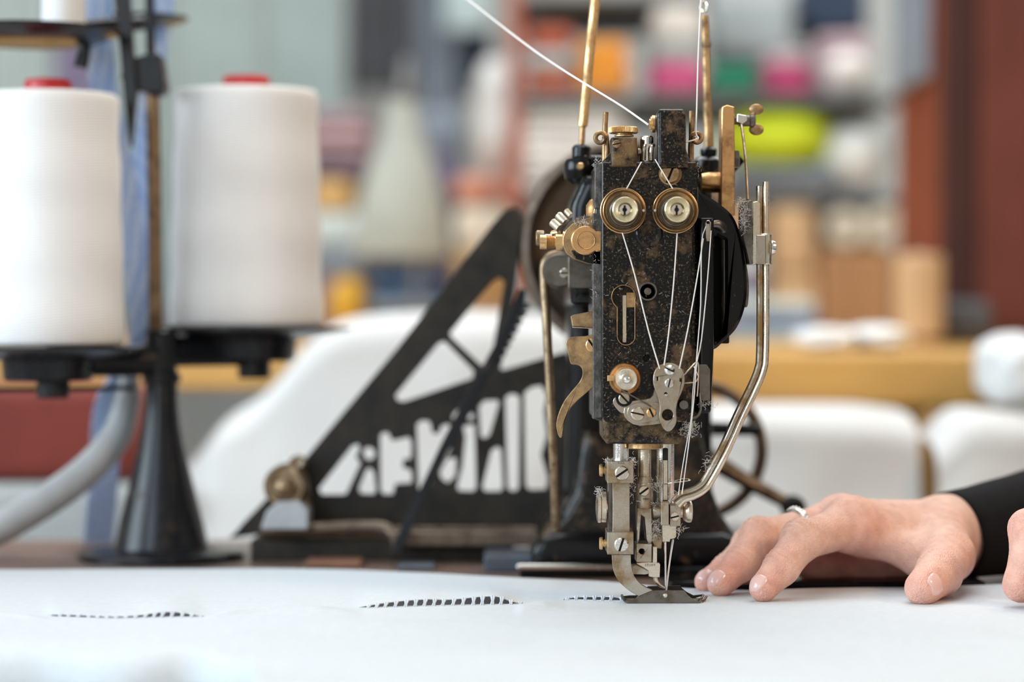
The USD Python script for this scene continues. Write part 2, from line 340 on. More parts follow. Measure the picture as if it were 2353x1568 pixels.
# ---------------------------------------------------------------- sewing table
t = thing('sewing_table', 'dark worn wooden sewing table top under the white cloth and machine', 'table', (0, 0, FL))
TZ = -.0045
ys = [-.128, -.03, .07, .17, .27, .37]
for k in range(5):
    part(t, 'board', hull_box((-.62, ys[k] + .0004, TZ - .028), (.62, ys[k + 1] - .0004, TZ), .002), 'table_wood')
for x in (-.58, .58):
    for y in (-.09, .31): part(t, 'leg', hull_box((x - .025, y - .025, FL), (x + .025, y + .025, TZ - .02), .004), 'table_wood')

# ---------------------------------------------------------------- white cloth being hemstitched
mat('linen', {'t': ('texture_coordinate', {}), 'w1': ('wave_texture', {'bands_direction': 'x', 'scale': 620.0, 'distortion': 1.2, 'detail': 2.0, 'detail_scale': 1.5}),
              'w2': ('wave_texture', {'bands_direction': 'y', 'scale': 480.0, 'distortion': 1.2, 'detail': 2.0, 'detail_scale': 1.5}), 'm': ('math', {'math_type': 'add'}),
              'n': ('noise_texture', {'scale': 260.0, 'detail': 4.0}), 'r': ('rgb_ramp', {'ramp': [(.35, (.675, .73, .775)), (.65, (.725, .775, .815))]}),
              'b': ('bump', {'strength': .22, 'distance': .0003}), 'p': ('principled_bsdf', {'roughness': .85, 'sheen_weight': .15, 'specular_ior_level': .2}),
              'tr': ('translucent_bsdf', {'color': (.80, .86, .95)}), 'x': ('mix_closure', {'fac': .2})},
    [('t.object', 'w1.vector'), ('t.object', 'w2.vector'), ('w1.fac', 'm.value1'), ('w2.fac', 'm.value2'), ('m.value', 'b.height'), ('t.object', 'n.vector'), ('n.fac', 'r.fac'),
     ('r.color', 'p.base_color'), ('b.normal', 'p.normal'), ('p.BSDF', 'x.closure1'), ('tr.BSDF', 'x.closure2')], 'x.closure')
SEAM = np.array([(-400, 1412), (-100, 1411), (0, 1411), (110, 1418), (250, 1423), (330, 1421), (400, 1419), (460, 1420), (560, 1406), (640, 1397), (700, 1393), (760, 1395), (830, 1399), (900, 1396), (1000, 1393), (1090, 1391), (1160, 1390),
                 (1190, 1391), (1240, 1381), (1300, 1379), (1420, 1382), (1500, 1384), (1600, 1384), (1700, 1385), (1900, 1387), (2100, 1390), (2353, 1392), (2800, 1392)], float)
GAPH = np.array([(0, 0), (108, 0), (120, 5), (200, 5), (260, 3), (320, 5), (345, 9), (390, 12), (430, 8), (462, 0), (825, 0), (845, 5), (880, 9), (930, 13), (985, 15), (1020, 12), (1060, 14), (1100, 18), (1145, 19), (1165, 10), (1192, 0),
                 (1300, 0), (1312, 5), (1350, 7), (1420, 9), (1440, 0), (2800, 0)], float)
REAR = np.array([(-600, 1304), (0, 1302), (300, 1300), (600, 1299), (800, 1302), (1000, 1311), (1150, 1319), (1280, 1326), (1400, 1332), (1500, 1343), (1600, 1351), (1750, 1355), (1850, 1350), (2000, 1347), (2100, 1347), (2250, 1341), (2353, 1336), (2900, 1330)], float)
pxs = np.concatenate([np.arange(-400, 2760, 5.0)])
zseam = .0006
sy = np.interp(pxs, SEAM[:, 0], SEAM[:, 1]); sy = np.convolve(np.pad(sy, 6, 'edge'), np.ones(13) / 13, 'valid')
d_seam = (ZC - zseam) * FPX / (sy - HZ); Ys = d_seam - DIST; Xs = (pxs - CX) * d_seam / FPX
gap = np.interp(pxs, GAPH[:, 0], GAPH[:, 1]); gap = np.convolve(np.pad(gap, 4, 'edge'), np.array([1, 2, 3, 4, 5, 4, 3, 2, 1]) / 25, 'valid') * d_seam / FPX
ry = np.interp(pxs, REAR[:, 0], REAR[:, 1]); ry = np.convolve(np.pad(ry, 8, 'edge'), np.ones(17) / 17, 'valid')
d_r = (ZC - .001) * FPX / (ry - HZ); Yr = d_r - DIST
ridge = np.interp(pxs, [-400, 60, 110, 460, 520, 640, 740, 830, 1180, 1200, 1250, 1300, 1430, 1500, 2800], [.0015, .0012, 0, 0, .002, .0028, .002, 0, 0, .0014, .0018, 0, 0, 0, 0])
def cloth_z(X, Y):
    q = np.stack([X * 9, Y * 16, 0 * X], -1); w = np.stack([X * 5 + Y * 7 + 3, Y * 26 - X * 8, 0 * X + 2], -1)
    return (meshkit.fbm(q, 3, 3) - .5) * .0040 + (meshkit.fbm(w, 2, 9) - .5) * .0030
rows = []; Xf = (pxs - CX) * 1.02 * s_at(0)
nb = 26
for k in range(nb + 1):                                             # rear edge to the back lip of the seam
    u = k / nb
    Y = Yr + (Ys + .0015 - Yr) * u
    x = (pxs - CX) * (DIST + Y) / FPX
    z = .0008 + cloth_z(x, Y) * .5 * np.minimum(1, 4 * u * (1 - u)) + np.convolve(np.pad(gap, 12, 'edge'), np.hanning(25) / 12, 'valid') * np.clip((u - .55) / .45, 0, 1) ** 2 + np.where(np.full_like(x, u) < .06, -.002 * (1 - u / .06), 0)
    z = z * (1 - u ** 3) + (zseam + gap) * u ** 3 if k < nb else zseam + gap
    rows.append(np.stack([x, Y, z], 1))
lip = len(rows) - 1
rows.append(np.stack([Xs, Ys, np.full_like(Xs, zseam)], 1))
# front: near edge of the table top on the left, further out on the right; beyond it the cloth hangs
edge = np.interp(pxs, [-400, 0, 150, 300, 380, 470, 540, 620, 700, 2800], [-.150, -.150, -.151, -.166, -.168, -.160, -.170, -.2, -.29, -.30])
edge = np.convolve(np.pad(edge, 8, 'edge'), np.ones(17) / 17, 'valid')
nf = 44
for k in range(1, nf + 1):
    u = (k / nf) ** 1.35
    Y = Ys + (edge - Ys) * u; x = (pxs - CX) * (DIST + np.maximum(Y, -.12)) / FPX
    bump = ridge * np.exp(-((u - .07) / .05) ** 2)
    z = zseam * (1 - u) + cloth_z(x, Y) * np.minimum(1, 5 * u) * (.9 + 1.3 * u) + bump
    rows.append(np.stack([x, Y, z], 1))
last = rows[-1]
for k in range(1, 14):
    a = min(k / 4, 1) * 1.5; L = .006
    prev = rows[-1]; rows.append(np.stack([prev[:, 0], prev[:, 1] - L * math.cos(a) * (1 if k < 7 else .6), prev[:, 2] - L * math.sin(a) * (1 if k < 7 else 2.5)], 1))
R = np.array(rows); nr, nc = R.shape[:2]
idx = np.arange(nr * nc).reshape(nr, nc)
qa, qb, qc, qd = idx[:-1, :-1], idx[:-1, 1:], idx[1:, 1:], idx[1:, :-1]
keep = np.ones((nr - 1, nc - 1), bool); g2 = (gap[:-1] + gap[1:]) / 2 > .0002; keep[lip] = ~g2
F = np.concatenate([np.stack([qa[keep], qd[keep], qc[keep]], 1), np.stack([qa[keep], qc[keep], qb[keep]], 1)])
t = thing('white_cloth', 'white linen cloth with a ladder hemstitch passing under the presser foot', 'cloth', (0, 0, 0))
part(t, 'cloth_panel', trimesh.Trimesh(R.reshape(-1, 3), F, process=False), 'linen', True)
bars = []; x = 112.0; k = 0
while x < 1440:
    g = np.interp(x, pxs, gap)
    if g > .0002:
        a = np.array([np.interp(x + rng.uniform(-2, 2), pxs, Xs), np.interp(x, pxs, Ys), zseam - .0004]); b = np.array([np.interp(x, pxs, Xs) + .0006, np.interp(x, pxs, Ys) + .0015, zseam + g + .0003])
        for o in (-.0006, .0004): bars.append(tube([a + [o, -.0004, 0], (a + b) / 2 + [o * .6, -.0003, 0], b + [o * 1.2, 0, 0]], [.0006, .00042, .00065], 6))
    k += 1; x += rng.uniform(19.5, 23.5)
part(t, 'ladder_stitch', cat_(*bars), 'linen', True, 'white thread bars bridging the open hemstitch', 'stuff')
lipt = [tube(np.stack([Xs, Ys + o, zseam + gg + .0001], 1)[(pxs > a) & (pxs < b)], .00028, 5) for a, b in ((100, 470), (820, 1200), (1296, 1446)) for o, gg in ((0, gap * 0), (.0015, gap))]
for q in lipt: part(t, 'hem_edge', q, 'linen', True)

# ---------------------------------------------------------------- spool stand and thread cones
enamel('stand_paint', black=(.012, .013, .016), brown=(.06, .04, .025), lo=.55, hi=.75, rough=.24, speck=.95)
mat('spool_thread', {'t': ('texture_coordinate', {}), 'mp': ('mapping', {'rotation': (0, .10, 0)}), 'w': ('wave_texture', {'bands_direction': 'z', 'scale': 210.0, 'distortion': 2.0, 'detail': 3.0, 'detail_scale': 1.0}),
                     'n': ('noise_texture', {'scale': 30.0, 'detail': 3.0}), 'r': ('rgb_ramp', {'ramp': [(.3, (.82, .81, .80)), (.7, (.87, .865, .855))]}), 'b': ('bump', {'strength': .35, 'distance': .0006}), 'p': ('principled_bsdf', {'roughness': .75, 'sheen_weight': .2, 'specular_ior_level': .25})},
    [('t.object', 'mp.vector'), ('mp.vector', 'w.vector'), ('w.fac', 'b.height'), ('b.normal', 'p.normal'), ('t.object', 'n.vector'), ('n.fac', 'r.fac'), ('r.color', 'p.base_color')])
plain('red_plastic', (.50, .018, .022), .35, var=.05)
metal('post_iron', (.26, .17, .10), (.10, .06, .03), .4)
YS, YL, YR2 = 254, 214, 294
t = thing('spool_stand', 'black iron thread stand with round plates on a conical foot', 'thread stand', P(371, 1272, YS))
sS = s_at(YS); zb = TZ - (ZC - (1272 - HZ) * sS)                    # bring the foot down on the table
yb = 1272 - zb / sS
part(t, 'base_disc', lathe_z(371, yb, YS, [(186, 0), (190, 3), (190, 14), (183, 19), (120, 24), (60, 26)], 64), 'stand_paint')
part(t, 'conical_foot', lathe_z(371, yb, YS, [(112, 22), (107, 30), (97, 80), (84, 130), (71, 180), (60, 225), (50, 270), (43, 310), (39, 350), (37, 402)], 48), 'stand_paint', 40)
part(t, 'hub', lathe_z(371, yb, YS, [(40, 402), (44, 406), (44, 424), (36, 428), (36, 515), (40, 520), (24, 528)], 36), 'stand_paint')
for px, Y, pyt, cup in ((110, YL, 803, 102), (572, YR2, 758, 106)):
    s = s_at(Y); R0 = .059 / s
    a = part(t, 'plate', lathe_z(px, pyt, Y, [(30, -72), (cup - 6, -72), (cup, -66), (cup + 4, -26), (cup + 30, -20), (R0 - 8, -2), (R0, 1), (R0, 6), (R0 - 12, 4), (60, 0), (20, 0)], 64), 'stand_paint')
    part(a, 'nut', lathe_z(px + 12, pyt - -72, Y, [(34, -40), (38, -36), (38, 0)], 24), 'stand_paint')
    q0, q1 = P(371, 815, YS), P(px, pyt + 42, Y); q0[2] = q1[2] = (q0[2] + q1[2]) / 2
    part(t, 'arm', tube([q0, (q0 * 2 + q1) / 3, q1], .0092, 12, (.75, .95)), 'stand_paint')
part(t, 'post', ptube([(357, 790, YS), (356, 600, YS), (354, 400, YS), (350, 200, YS)], 16.5, 14), 'post_iron', label='worn brown lower length of the upright post')
part(t, 'post', ptube([(350, 205, YS), (345, 60, YS), (340, -260, YS)], 10.5, 12), 'stand_paint')
part(t, 'clamp', plate(rnd([(284, 140), (352, 118), (368, 124), (380, 205), (366, 216), (300, 205), (276, 180)], 8), YS - 11, YS + 9, 4), 'stand_paint')
part(t, 'clamp_screw', lathe_x(352, 196, YS - 3, [(22, -30), (26, -26), (26, 8), (20, 12)], 18), 'dark_steel')
part(t, 'pointed_bar', plate([(262, -260), (262, -10), (276, 120), (283, 210), (296, 330), (300, 338), (304, 322), (314, 210), (306, 118), (298, -10), (290, -260)], YS - 16, YS - 9, 2), 'stand_paint')
u1 = part(t, 'upper_plate', lathe_z(72, 84, YL + 6, [(40, -14), (150, -14), (205, 8), (207, 13), (190, 10), (30, 4)], 48), 'stand_paint')
u2 = part(t, 'upper_plate', lathe_z(335, 47, YR2, [(30, -12), (70, -10), (97, 2), (98, 7), (60, 8), (20, 6)], 40), 'stand_paint')
part(t, 'upper_arm', ptube([(110, 78, YL + 6), (215, 60, YS - 6), (300, 56, YS + 8), (345, 50, YS + 22)], 19, 10, 4), 'stand_paint')
part(t, 'hook', ptube([(190, 75, YL + 12), (192, 120, YL + 12), (184, 156, YL + 12)], [19, 15, 17], 10), 'stand_paint')
part(t, 'side_rod', ptube([(310, 892, YS - 8), (150, 894, YS - 6), (-60, 896, YS - 4)], 6.5, 10), 'stand_paint')
for px, Y, top, bot, lab, cx2, kk in ((111, YL, 217, 793, 'large white thread cone with red core at the left picture edge', 111, 1.0), (566, YR2, 209, 749, 'large white thread cone with red core right of the black stand post', 566, 1.0)):
    s = s_at(Y); h = (bot - top); rb, rt = (174, 160) if px < 200 else (176, 163)
    c = thing('thread_cone', lab, 'thread spool', P(px, bot, Y), 'white thread cones on the stand')
    pr = [(rb - 5, 0), (rb, 5)] + [(rb + (rt - rb) * u + 1.6 * math.sin(u * 21), 5 + (h - 10) * u) for u in np.linspace(.02, .99, 40)] + [(rt - 5, h - 1), (rt - 14, h), (50, h)]
    part(c, 'thread_winding', lathe_z(px, bot, Y, pr, 72), 'spool_thread', 50)
    part(c, 'core_cap', lathe_z(px, bot, Y, [(46, h - 8), (53, h - 6), (54, h + 27), (50, h + 33), (34, h + 33), (30, h + 8)], 36), 'red_plastic')
c = thing('thread_cone', 'white thread cone on the upper plate of the stand, cut off by the top edge', 'thread spool', P(146, 48, YL + 6))
part(c, 'thread_winding', lathe_z(146, 70, YL + 6, [(46, 0), (50, 4), (44, 380), (38, 384)], 40), 'spool_thread', 50)

# blue woven straps and the grey tube by the stand
mat('blue_weave', {'t': ('texture_coordinate', {}), 'c': ('voronoi_texture', {'scale': 520.0, 'randomness': .25}), 'r': ('rgb_ramp', {'ramp': [(.25, (.72, .78, .88)), (.5, (.26, .40, .70))]}), 'p': ('principled_bsdf', {'roughness': .8})},
    [('t.object', 'c.vector'), ('c.distance', 'r.fac'), ('r.color', 'p.base_color')])
def strap(pts, w, th=.0011, n=8):                                   # flat band; pts (px, py, Y), w full width px
    q = spl(PP(pts), n, False); ww = np.interp(np.linspace(0, 1, len(q)), np.linspace(0, 1, len(w)), w) * s_at(pts[0][2]) / 2
    e = np.tile([1.0, .25, 0], (len(q), 1)); tn = np.gradient(q, axis=0); tn /= np.linalg.norm(tn, axis=1, keepdims=True); e -= tn * (e * tn).sum(1, keepdims=True); e /= np.linalg.norm(e, axis=1, keepdims=True)
    nn = np.cross(tn, e); V = np.concatenate([q + e * ww[:, None] + nn * th, q - e * ww[:, None] + nn * th, q - e * ww[:, None] - nn * th, q + e * ww[:, None] - nn * th]); n = len(q); f = []
    for a in range(4):
        i = np.arange(n - 1) + a * n; j = np.arange(n - 1) + (a + 1) % 4 * n
        f += [np.stack([i, j, j + 1], 1), np.stack([i, j + 1, i + 1], 1)]
    return trimesh.Trimesh(V, np.vstack(f), process=False)
solo('woven_strap', strap([(222, -220, 272), (226, 0, 272), (238, 200, 275), (268, 330, 279), (300, 500, 283), (314, 640, 285), (318, 800, 290), (250, 930, 300), (240, 1080, 312), (226, 1247, 336)], [66, 66, 62, 60, 54, 50, 50, 62, 68, 72]), 'blue_weave', 'light blue woven strap hanging behind the pointed bar of the stand', 'strap')
solo('woven_strap', strap([(390, -220, 322), (376, 0, 322), (352, 170, 318), (335, 300, 312), (322, 420, 306), (324, 560, 303), (326, 780, 303)], [46, 46, 46, 42, 40, 36, 32]), 'blue_weave', 'light blue woven strap behind the upper post, narrowing downwards', 'strap')
plain('grey_tube', (.42, .43, .44), .25, var=.1, spec=.6)
solo('curved_tube', ptube([(296, 868, YS + 24), (290, 930, YS + 24), (262, 1010, YS + 20), (190, 1090, YS + 10), (90, 1160, YS), (-40, 1230, YS - 10), (-240, 1290, YS - 20)], [22, 30, 35, 37, 38, 38, 38], 20, 8), 'grey_tube', 'grey curved tube bending down to the left from the spool stand', 'tube')
# ---------------------------------------------------------------- belt guard with cut-out letters, rear of the table
YG = 250
gd = thing('belt_guard', 'dark iron triangular guard with cut-out mirrored letters left of the machine', 'machine guard', P(800, 1255, YG))
out = Polygon(Z7((10, 1420), (330, 1085), (700, 640), (1090, 130), (1140, 75), (1180, 62), (1205, 80), (1212, 150), (1180, 420), (1120, 735), (1240, 700), (1480, 630), (1480, 1420)))
holes = [Z7((915, 580), (1090, 370), (1118, 352), (1137, 372), (1085, 680), (1052, 715), (1035, 705), (922, 598)), Z7((690, 838), (868, 622), (893, 614), (1012, 735), (1008, 765), (725, 862), (700, 858)),
         Z7((375, 1222), (515, 1042), (540, 1034), (545, 1050), (530, 1090), (549, 1112), (492, 1236), (480, 1244), (388, 1244)), Z7(*[(583 + 25 * math.cos(a), 1074 + 27 * math.sin(a)) for a in np.arange(0, 6.2, .5)]),
         Z7((540, 1218), (572, 1140), (590, 1134), (604, 1150), (612, 1225), (602, 1242), (548, 1240)), Z7((628, 1002), (640, 988), (662, 988), (680, 1022), (748, 1006), (758, 1030), (756, 1095), (724, 1098), (722, 1132), (757, 1142), (760, 1195), (690, 1200), (682, 1242), (640, 1242), (630, 1225)),
         Z7((778, 955), (800, 938), (832, 942), (845, 992), (870, 992), (880, 962), (905, 952), (928, 975), (915, 1060), (880, 1112), (842, 1112), (838, 1195), (806, 1232), (786, 1222)), Z7((925, 920), (945, 895), (965, 905), (955, 940), (930, 946)), Z7((985, 915), (1010, 908), (1012, 930), (990, 938)),
         Z7((873, 1150), (905, 1095), (940, 1092), (938, 1165), (905, 1196), (880, 1178)), Z7((968, 962), (1016, 954), (1022, 1215), (1010, 1230), (950, 1228), (944, 1212), (966, 1130), (978, 1010)), Z7((1034, 882), (1055, 858), (1108, 855), (1116, 866), (1076, 1000), (1060, 1012), (1042, 1008)),
         Z7((1048, 1214), (1085, 1062), (1108, 1046), (1124, 1055), (1132, 1214), (1122, 1230), (1058, 1230)), Z7((1142, 845), (1162, 830), (1188, 832), (1200, 848), (1196, 1216), (1182, 1230), (1162, 1228), (1152, 1214)),
         Z7((1220, 825), (1250, 802), (1290, 796), (1314, 838), (1300, 900), (1312, 1000), (1288, 1080), (1316, 1180), (1308, 1222), (1240, 1224), (1226, 1205))]
g = rnd(out, 5)
for h in holes: g = g.difference(rnd(h, 3))
g = g.difference(Polygon(Z7((-50, 1372), (330, 1372), (330, 1500), (-50, 1500)))) if False else g.intersection(sbox(500, 400, 1340, 1212)).union(Polygon(Z7((10, 1422), (180, 1250), (330, 1250), (330, 1380))))
part(gd, 'guard_plate', plate(g, YG, YG + 7, 1.5), 'guard_paint', label='cast plate with cut-out letters')
part(gd, 'foot_rail', plate(rect(600, 1211, 1330, 1238, 4), YG - 8, YG + 26, 3), 'wheel_iron')
part(gd, 'base_bar', hull_box(P(575, 1264, YG - 10) * [1, 1, 0] + [0, 0, TZ], P(1180, 1240, YG) * [1, 1, 0] + [0, .034, TZ + .0115], .001), 'guard_paint')
part(gd, 'side_rail', ptube([(600, 1222, YG - 22), (760, 1214, YG - 22), (870, 1212, YG - 22), (905, 1230, YG - 24), (925, 1262, YG - 28)], 15, 12), 'wheel_iron', label='bent iron rail running along the foot')
part(gd, 'lower_rail', plate(rect(900, 1222, 1260, 1256, 6), YG - 30, YG - 12, 3), 'wheel_iron')
rb = part(gd, 'roller_bracket', plate(rnd(Z7((140, 1385), (165, 1310), (215, 1270), (300, 1270), (335, 1310), (335, 1385)), 6), YG - 34, YG - 8, 3), 'grey_tube')
rl = part(gd, 'roller', lathe_y(662, 1113, YG - 10, [(47, 0), (49, 3), (49, 18), (42, 22), (36, 22), (34, 18), (22, 18), (20, 24), (8, 26)], 40), 'brown_steel')
part(rl, 'pivot', lathe_y(686, 1066, YG - 6, [(20, 0), (20, 10), (13, 14)], 20), 'brown_steel')
part(rl, 'pivot_pin', lathe_y(698, 1062, YG - 4, [(9, 0), (9, 20), (5, 22)], 16), 'nickel')
part(gd, 'bracket_neck', plate(rnd([(628, 1140), (700, 1140), (710, 1060), (700, 1050), (712, 1170), (704, 1192), (620, 1192)], 3).union(rect(625, 1140, 705, 1195)), YG - 14, YG - 4, 2), 'brown_steel')
part(gd, 'diagonal_bar', plate(Z7((1196, 400), (1228, 400), (1222, 470), (1108, 700), (1060, 790), (960, 980), (860, 1140), (735, 1440), (715, 1485), (675, 1485), (680, 1450), (815, 1170), (880, 1030), (1000, 800), (1090, 640), (1150, 520)), YG - 46, YG - 40, 1.5), 'stand_paint', label='long diagonal bar crossing in front of the guard plate')
for k in range(8):
    u = k / 7; cx_, cy_ = np.array(Z7((1232, 468))[0]) * (1 - u) + np.array(Z7((1118, 690))[0]) * u
    part(gd, 'tooth', plate(rnd([(cx_ - 12, cy_ + 3), (cx_ + 1, cy_ - 7), (cx_ + 8, cy_ - 2), (cx_ + 5, cy_ + 8), (cx_ - 8, cy_ + 12)], 1.5), YG - 46, YG - 36, .8), 'stand_paint')
plain('grey_block', (.07, .085, .11), .4, var=.2)
plain('brown_block', (.20, .09, .05), .5, var=.2)
def on_table(name, px0, px1, Y, hpx, dep, m, lab, cat_n):
    s = s_at(Y)
    return solo(name, hull_box(((px0 - CX) * s, Y / 1000, TZ), ((px1 - CX) * s, (Y + dep) / 1000, TZ + hpx * s), .0012), m, lab, cat_n)
on_table('wood_scrap', 700, 830, 196, 16, 24, 'brown_block', 'reddish brown wood scrap lying on the table below the roller', 'wood scrap')
on_table('metal_offcut', 912, 1000, 186, 14, 16, 'grey_block', 'dark grey metal piece on the table below the diagonal bar', 'metal piece')
on_table('felt_pad', 1112, 1232, 176, 38, 46, 'grey_block', 'blue grey pad on the table beside the machine base', 'pad')

# ---------------------------------------------------------------- workshop behind: bench, stock on the bench, cabinet
def colour(name, c, rough=.8, var=.15, scale=12): plain(name, c, rough, var=var, scale=scale)
for n, c in dict(navy=(.03, .05, .09), lime=(.62, .72, .02), magenta=(.55, .05, .18), pink=(.62, .10, .26), green_felt=(.015, .26, .15), pale_pink=(.50, .36, .38), off_white=(.78, .75, .70), grey_board=(.40, .43, .43), mauve=(.27, .19, .22),
                 orange_cloth=(.78, .32, .04), rust=(.42, .10, .05), cardboard=(.42, .22, .10), tan=(.60, .40, .22), peach=(.68, .30, .20), cream=(.70, .64, .52), denim=(.045, .10, .20), yellow=(.66, .36, .03), dark_grey=(.075, .08, .09), slate=(.22, .26, .31), pale_cyan=(.56, .66, .66), stripe_blue=(.12, .20, .42),
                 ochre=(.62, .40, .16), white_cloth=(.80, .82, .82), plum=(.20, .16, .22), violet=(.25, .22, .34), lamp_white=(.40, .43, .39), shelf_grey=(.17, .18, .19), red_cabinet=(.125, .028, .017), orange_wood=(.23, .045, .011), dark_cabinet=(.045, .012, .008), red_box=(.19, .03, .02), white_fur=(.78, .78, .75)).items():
    colour(n, c)
def bxp(px0, py0, px1, py1, Y, dep, r=.006):
    s = s_at(Y)
    return hull_box(((px0 - CX) * s, Y / 1000, ZC - (py1 - HZ) * s), ((px1 - CX) * s, (Y + dep) / 1000, ZC - (py0 - HZ) * s), r)
def wavy(m, amp=.006, f=14, seed=1):                                # soft goods: refined and pushed in and out
    m = m if isinstance(m, Manifold) else m
    m = m.refine_to_length(.025); v, fc, _ = meshkit.arrays(m)
    n = trimesh.Trimesh(v, fc, process=False); d = np.stack([meshkit.fbm(v * f + k * 17, 3, seed + k) for k in range(3)], -1) - .5
    n.vertices = v + d * amp * 2; return n
BT = .105                                                          # bench top height
t = thing('cutting_bench', 'large ochre wooden cutting bench with deep front rail behind the machine', 'bench', (.4, 1.0, FL))
s9 = s_at(760)
part(t, 'front_rail', hull_box((.10, .76, ZC - (938 - HZ) * s9), (1.05, .80, BT), .006), 'bench_wood')
for k in range(6):
    part(t, 'top_board', hull_box((-1.2, .80 + k * .28, BT - .03), (1.05, .80 + k * .28 + .277, BT), .004), 'bench_wood')
part(t, 'leg', tube([(.33, .79, ZC - (930 - HZ) * s9), (.22, .77, -.35), (.18, .76, FL)], .027, 4), 'bench_wood', False)
part(t, 'leg', hull_box((-1.15, .85, FL), (-1.08, .92, BT - .03), .004), 'bench_wood')
part(t, 'leg', hull_box((.95, 2.3, FL), (1.02, 2.37, BT - .03), .004), 'bench_wood'); part(t, 'leg', hull_box((-1.15, 2.3, FL), (-1.08, 2.37, BT - .03), .004), 'bench_wood')

# rack on the bench: uprights and boards that hold the cloth stock
YB = 2000; sB = s_at(YB)
def bx(px): return (px - CX) * sB
def bz(py): return ZC - (py - HZ) * sB
t = thing('storage_rack', 'open grey storage rack on the bench holding cloth rolls and boxes', 'shelf', (bx(1600), 2.2, BT))
for py in (215, 445): part(t, 'shelf_board', hull_box((bx(1180), 2.0, bz(py + 22)), (bx(2075), 2.42, bz(py)), .003), 'shelf_grey')
for px in (1172, 2072):
    for y in (2.0, 2.39): part(t, 'upright', hull_box((bx(px), y, BT), (bx(px + 24), y + .03, bz(-260)), .003), 'rust' if px < 1500 else 'shelf_grey')
part(t, 'shelf_board', hull_box((bx(1180), 2.0, bz(0)), (bx(1640), 2.42, bz(-14)), .003), 'shelf_grey')
def box_item(name, px0, py0, px1, py1, m, lab, c, Y=YB, dep=.22, soft=.004, parts=0, group=None):
    s = s_at(Y); py1 = py1 - soft * .8 / s - (1.5 if not soft else 0)
    o = thing(name, lab, c, ((px0 + px1 - 2 * CX) * s / 2, Y / 1000 + dep / 2, ZC - (py1 - HZ) * s), group)
    n = max(parts, 1); hh = (py1 - py0) / n
    for k in range(n):
        b = bxp(px0 + (k * 37 % 5), py1 - (k + 1) * hh + 1, px1 - (k * 53 % 7), py1 - k * hh, Y, dep * 1000, min(.012, hh * s * .45))
        part(o, 'folded_piece' if n > 1 else 'body', wavy(b, soft, 14, k + len(lab)) if soft else b, m if isinstance(m, str) else m[k % len(m)], 50)
    return o
def roll_item(name, px, py, r, m, lab, c, Y=YB, dep=.3, core='cream'):
    o = thing(name, lab, c, P(px, py + r, Y)); s = s_at(Y)
    part(o, 'roll', lathe_y(px, py, Y, [(r * .3, -dep * 1000), (r - 6, -dep * 1000), (r, -dep * 1000 + 8), (r, -8), (r - 6, 0), (r * .3, 0), (r * .28, -14)], 40), m)
    part(o, 'core', lathe_y(px, py, Y, [(r * .28, -dep * 1000 + 6), (r * .28, -3), (r * .2, -3), (r * .18, -20)], 24), core)
    return o
def lump(name, px0, py0, px1, py1, m, lab, c, Y=YB, dep=.16, amp=.02):
    py1 -= 2; s = s_at(Y); a, b = P(px0, py1, Y), P(px1, py0, Y); ce = (a + b) / 2; ra = (b - a) / 2; ra[1] = dep / 2; ce[1] += dep / 2
    q = trimesh.creation.icosphere(4); v = np.array(q.vertices); n = meshkit.fbm(v * 2.2 + len(lab), 3, len(lab)) - .5
    q.vertices = ce + np.sign(v) * np.abs(v) ** .8 * ra * (1 + n[:, None] * amp * 10)
    q.vertices[:, 2] = np.maximum(q.vertices[:, 2], a[2])
    return solo(name, q, m, lab, c, True)
# top shelf row (bottoms at the upper board) and the row under it
box_item('fabric_stack', 1500, 10, 1622, 96 + 119, ['pink', 'grey_board', 'off_white'], 'stack of folded cloth, pink one on top, behind the left thread rod', 'fabric', parts=3)
box_item('fabric_bundle', 1330, 90, 1448, 215, ['orange_cloth', 'orange_cloth'], 'folded orange cloth on the rack beside the left thread rod', 'fabric', parts=2)
box_item('storage_box', 1208, 60, 1322, 215, ['rust', 'grey_board', 'rust'], 'rust and grey box at the left end of the rack shelf', 'box', parts=3, soft=0)
box_item('fabric_stack', 1628, 150, 1748, 215, ['green_felt', 'green_felt'], 'folded green felt on the rack right of the right thread rod', 'fabric', parts=2)
box_item('fabric_stack', 1758, 120, 1862, 215, ['magenta', 'pink', 'pale_pink'], 'magenta cloth stack with pale pink piece on top', 'fabric', parts=3)
lump('white_ball', 1905, 110, 2015, 215, 'off_white', 'round white bundle on the upper rack board right of the magenta stack', 'bundle')
box_item('fabric_bundle', 1872, 78, 2000, 200, 'pale_pink', 'wide dusty pink folded blanket behind the round white bundle', 'fabric', 2230, .18)
box_item('storage_box', 1640, -20, 1826, 132, 'grey_board', 'pale grey board box standing above the green felt', 'box', 2240, .16, 0)
box_item('dark_bag', 1850, -60, 1990, 76, 'navy', 'dark navy bag at the top of the rack', 'bag', 2240, .16)
lump('lime_cushion', 1664, 240, 1928, 384, 'lime', 'bright lime yellow cushion on the rack behind the wing screw', 'cushion')
box_item('fabric_stack', 1690, 382, 1915, 445, ['shelf_grey', 'slate'], 'dark grey folded cloth below the lime yellow cushion', 'fabric', parts=2)
lump('white_cloth_roll', 1898, 278, 2052, 445, 'white_fur', 'large plump white cloth bundle at the right end of the lower rack shelf', 'bundle')
box_item('fabric_stack', 1880, 238, 2000, 330, ['mauve', 'dark_grey'], 'dark mauve cloth pile behind the plump white bundle', 'fabric', 2220, .18, parts=2)
box_item('fabric_stack', 1204, 330, 1470, 442, ['white_cloth', 'grey_board', 'white_cloth', 'off_white'], 'stack of pale folded cloth behind the handwheel', 'fabric', parts=4)
box_item('fabric_stack', 1195, 240, 1440, 330, ['white_cloth', 'off_white', 'grey_board'], 'smaller white cloth pile topping the pale stack', 'fabric', Y=2010, parts=3)
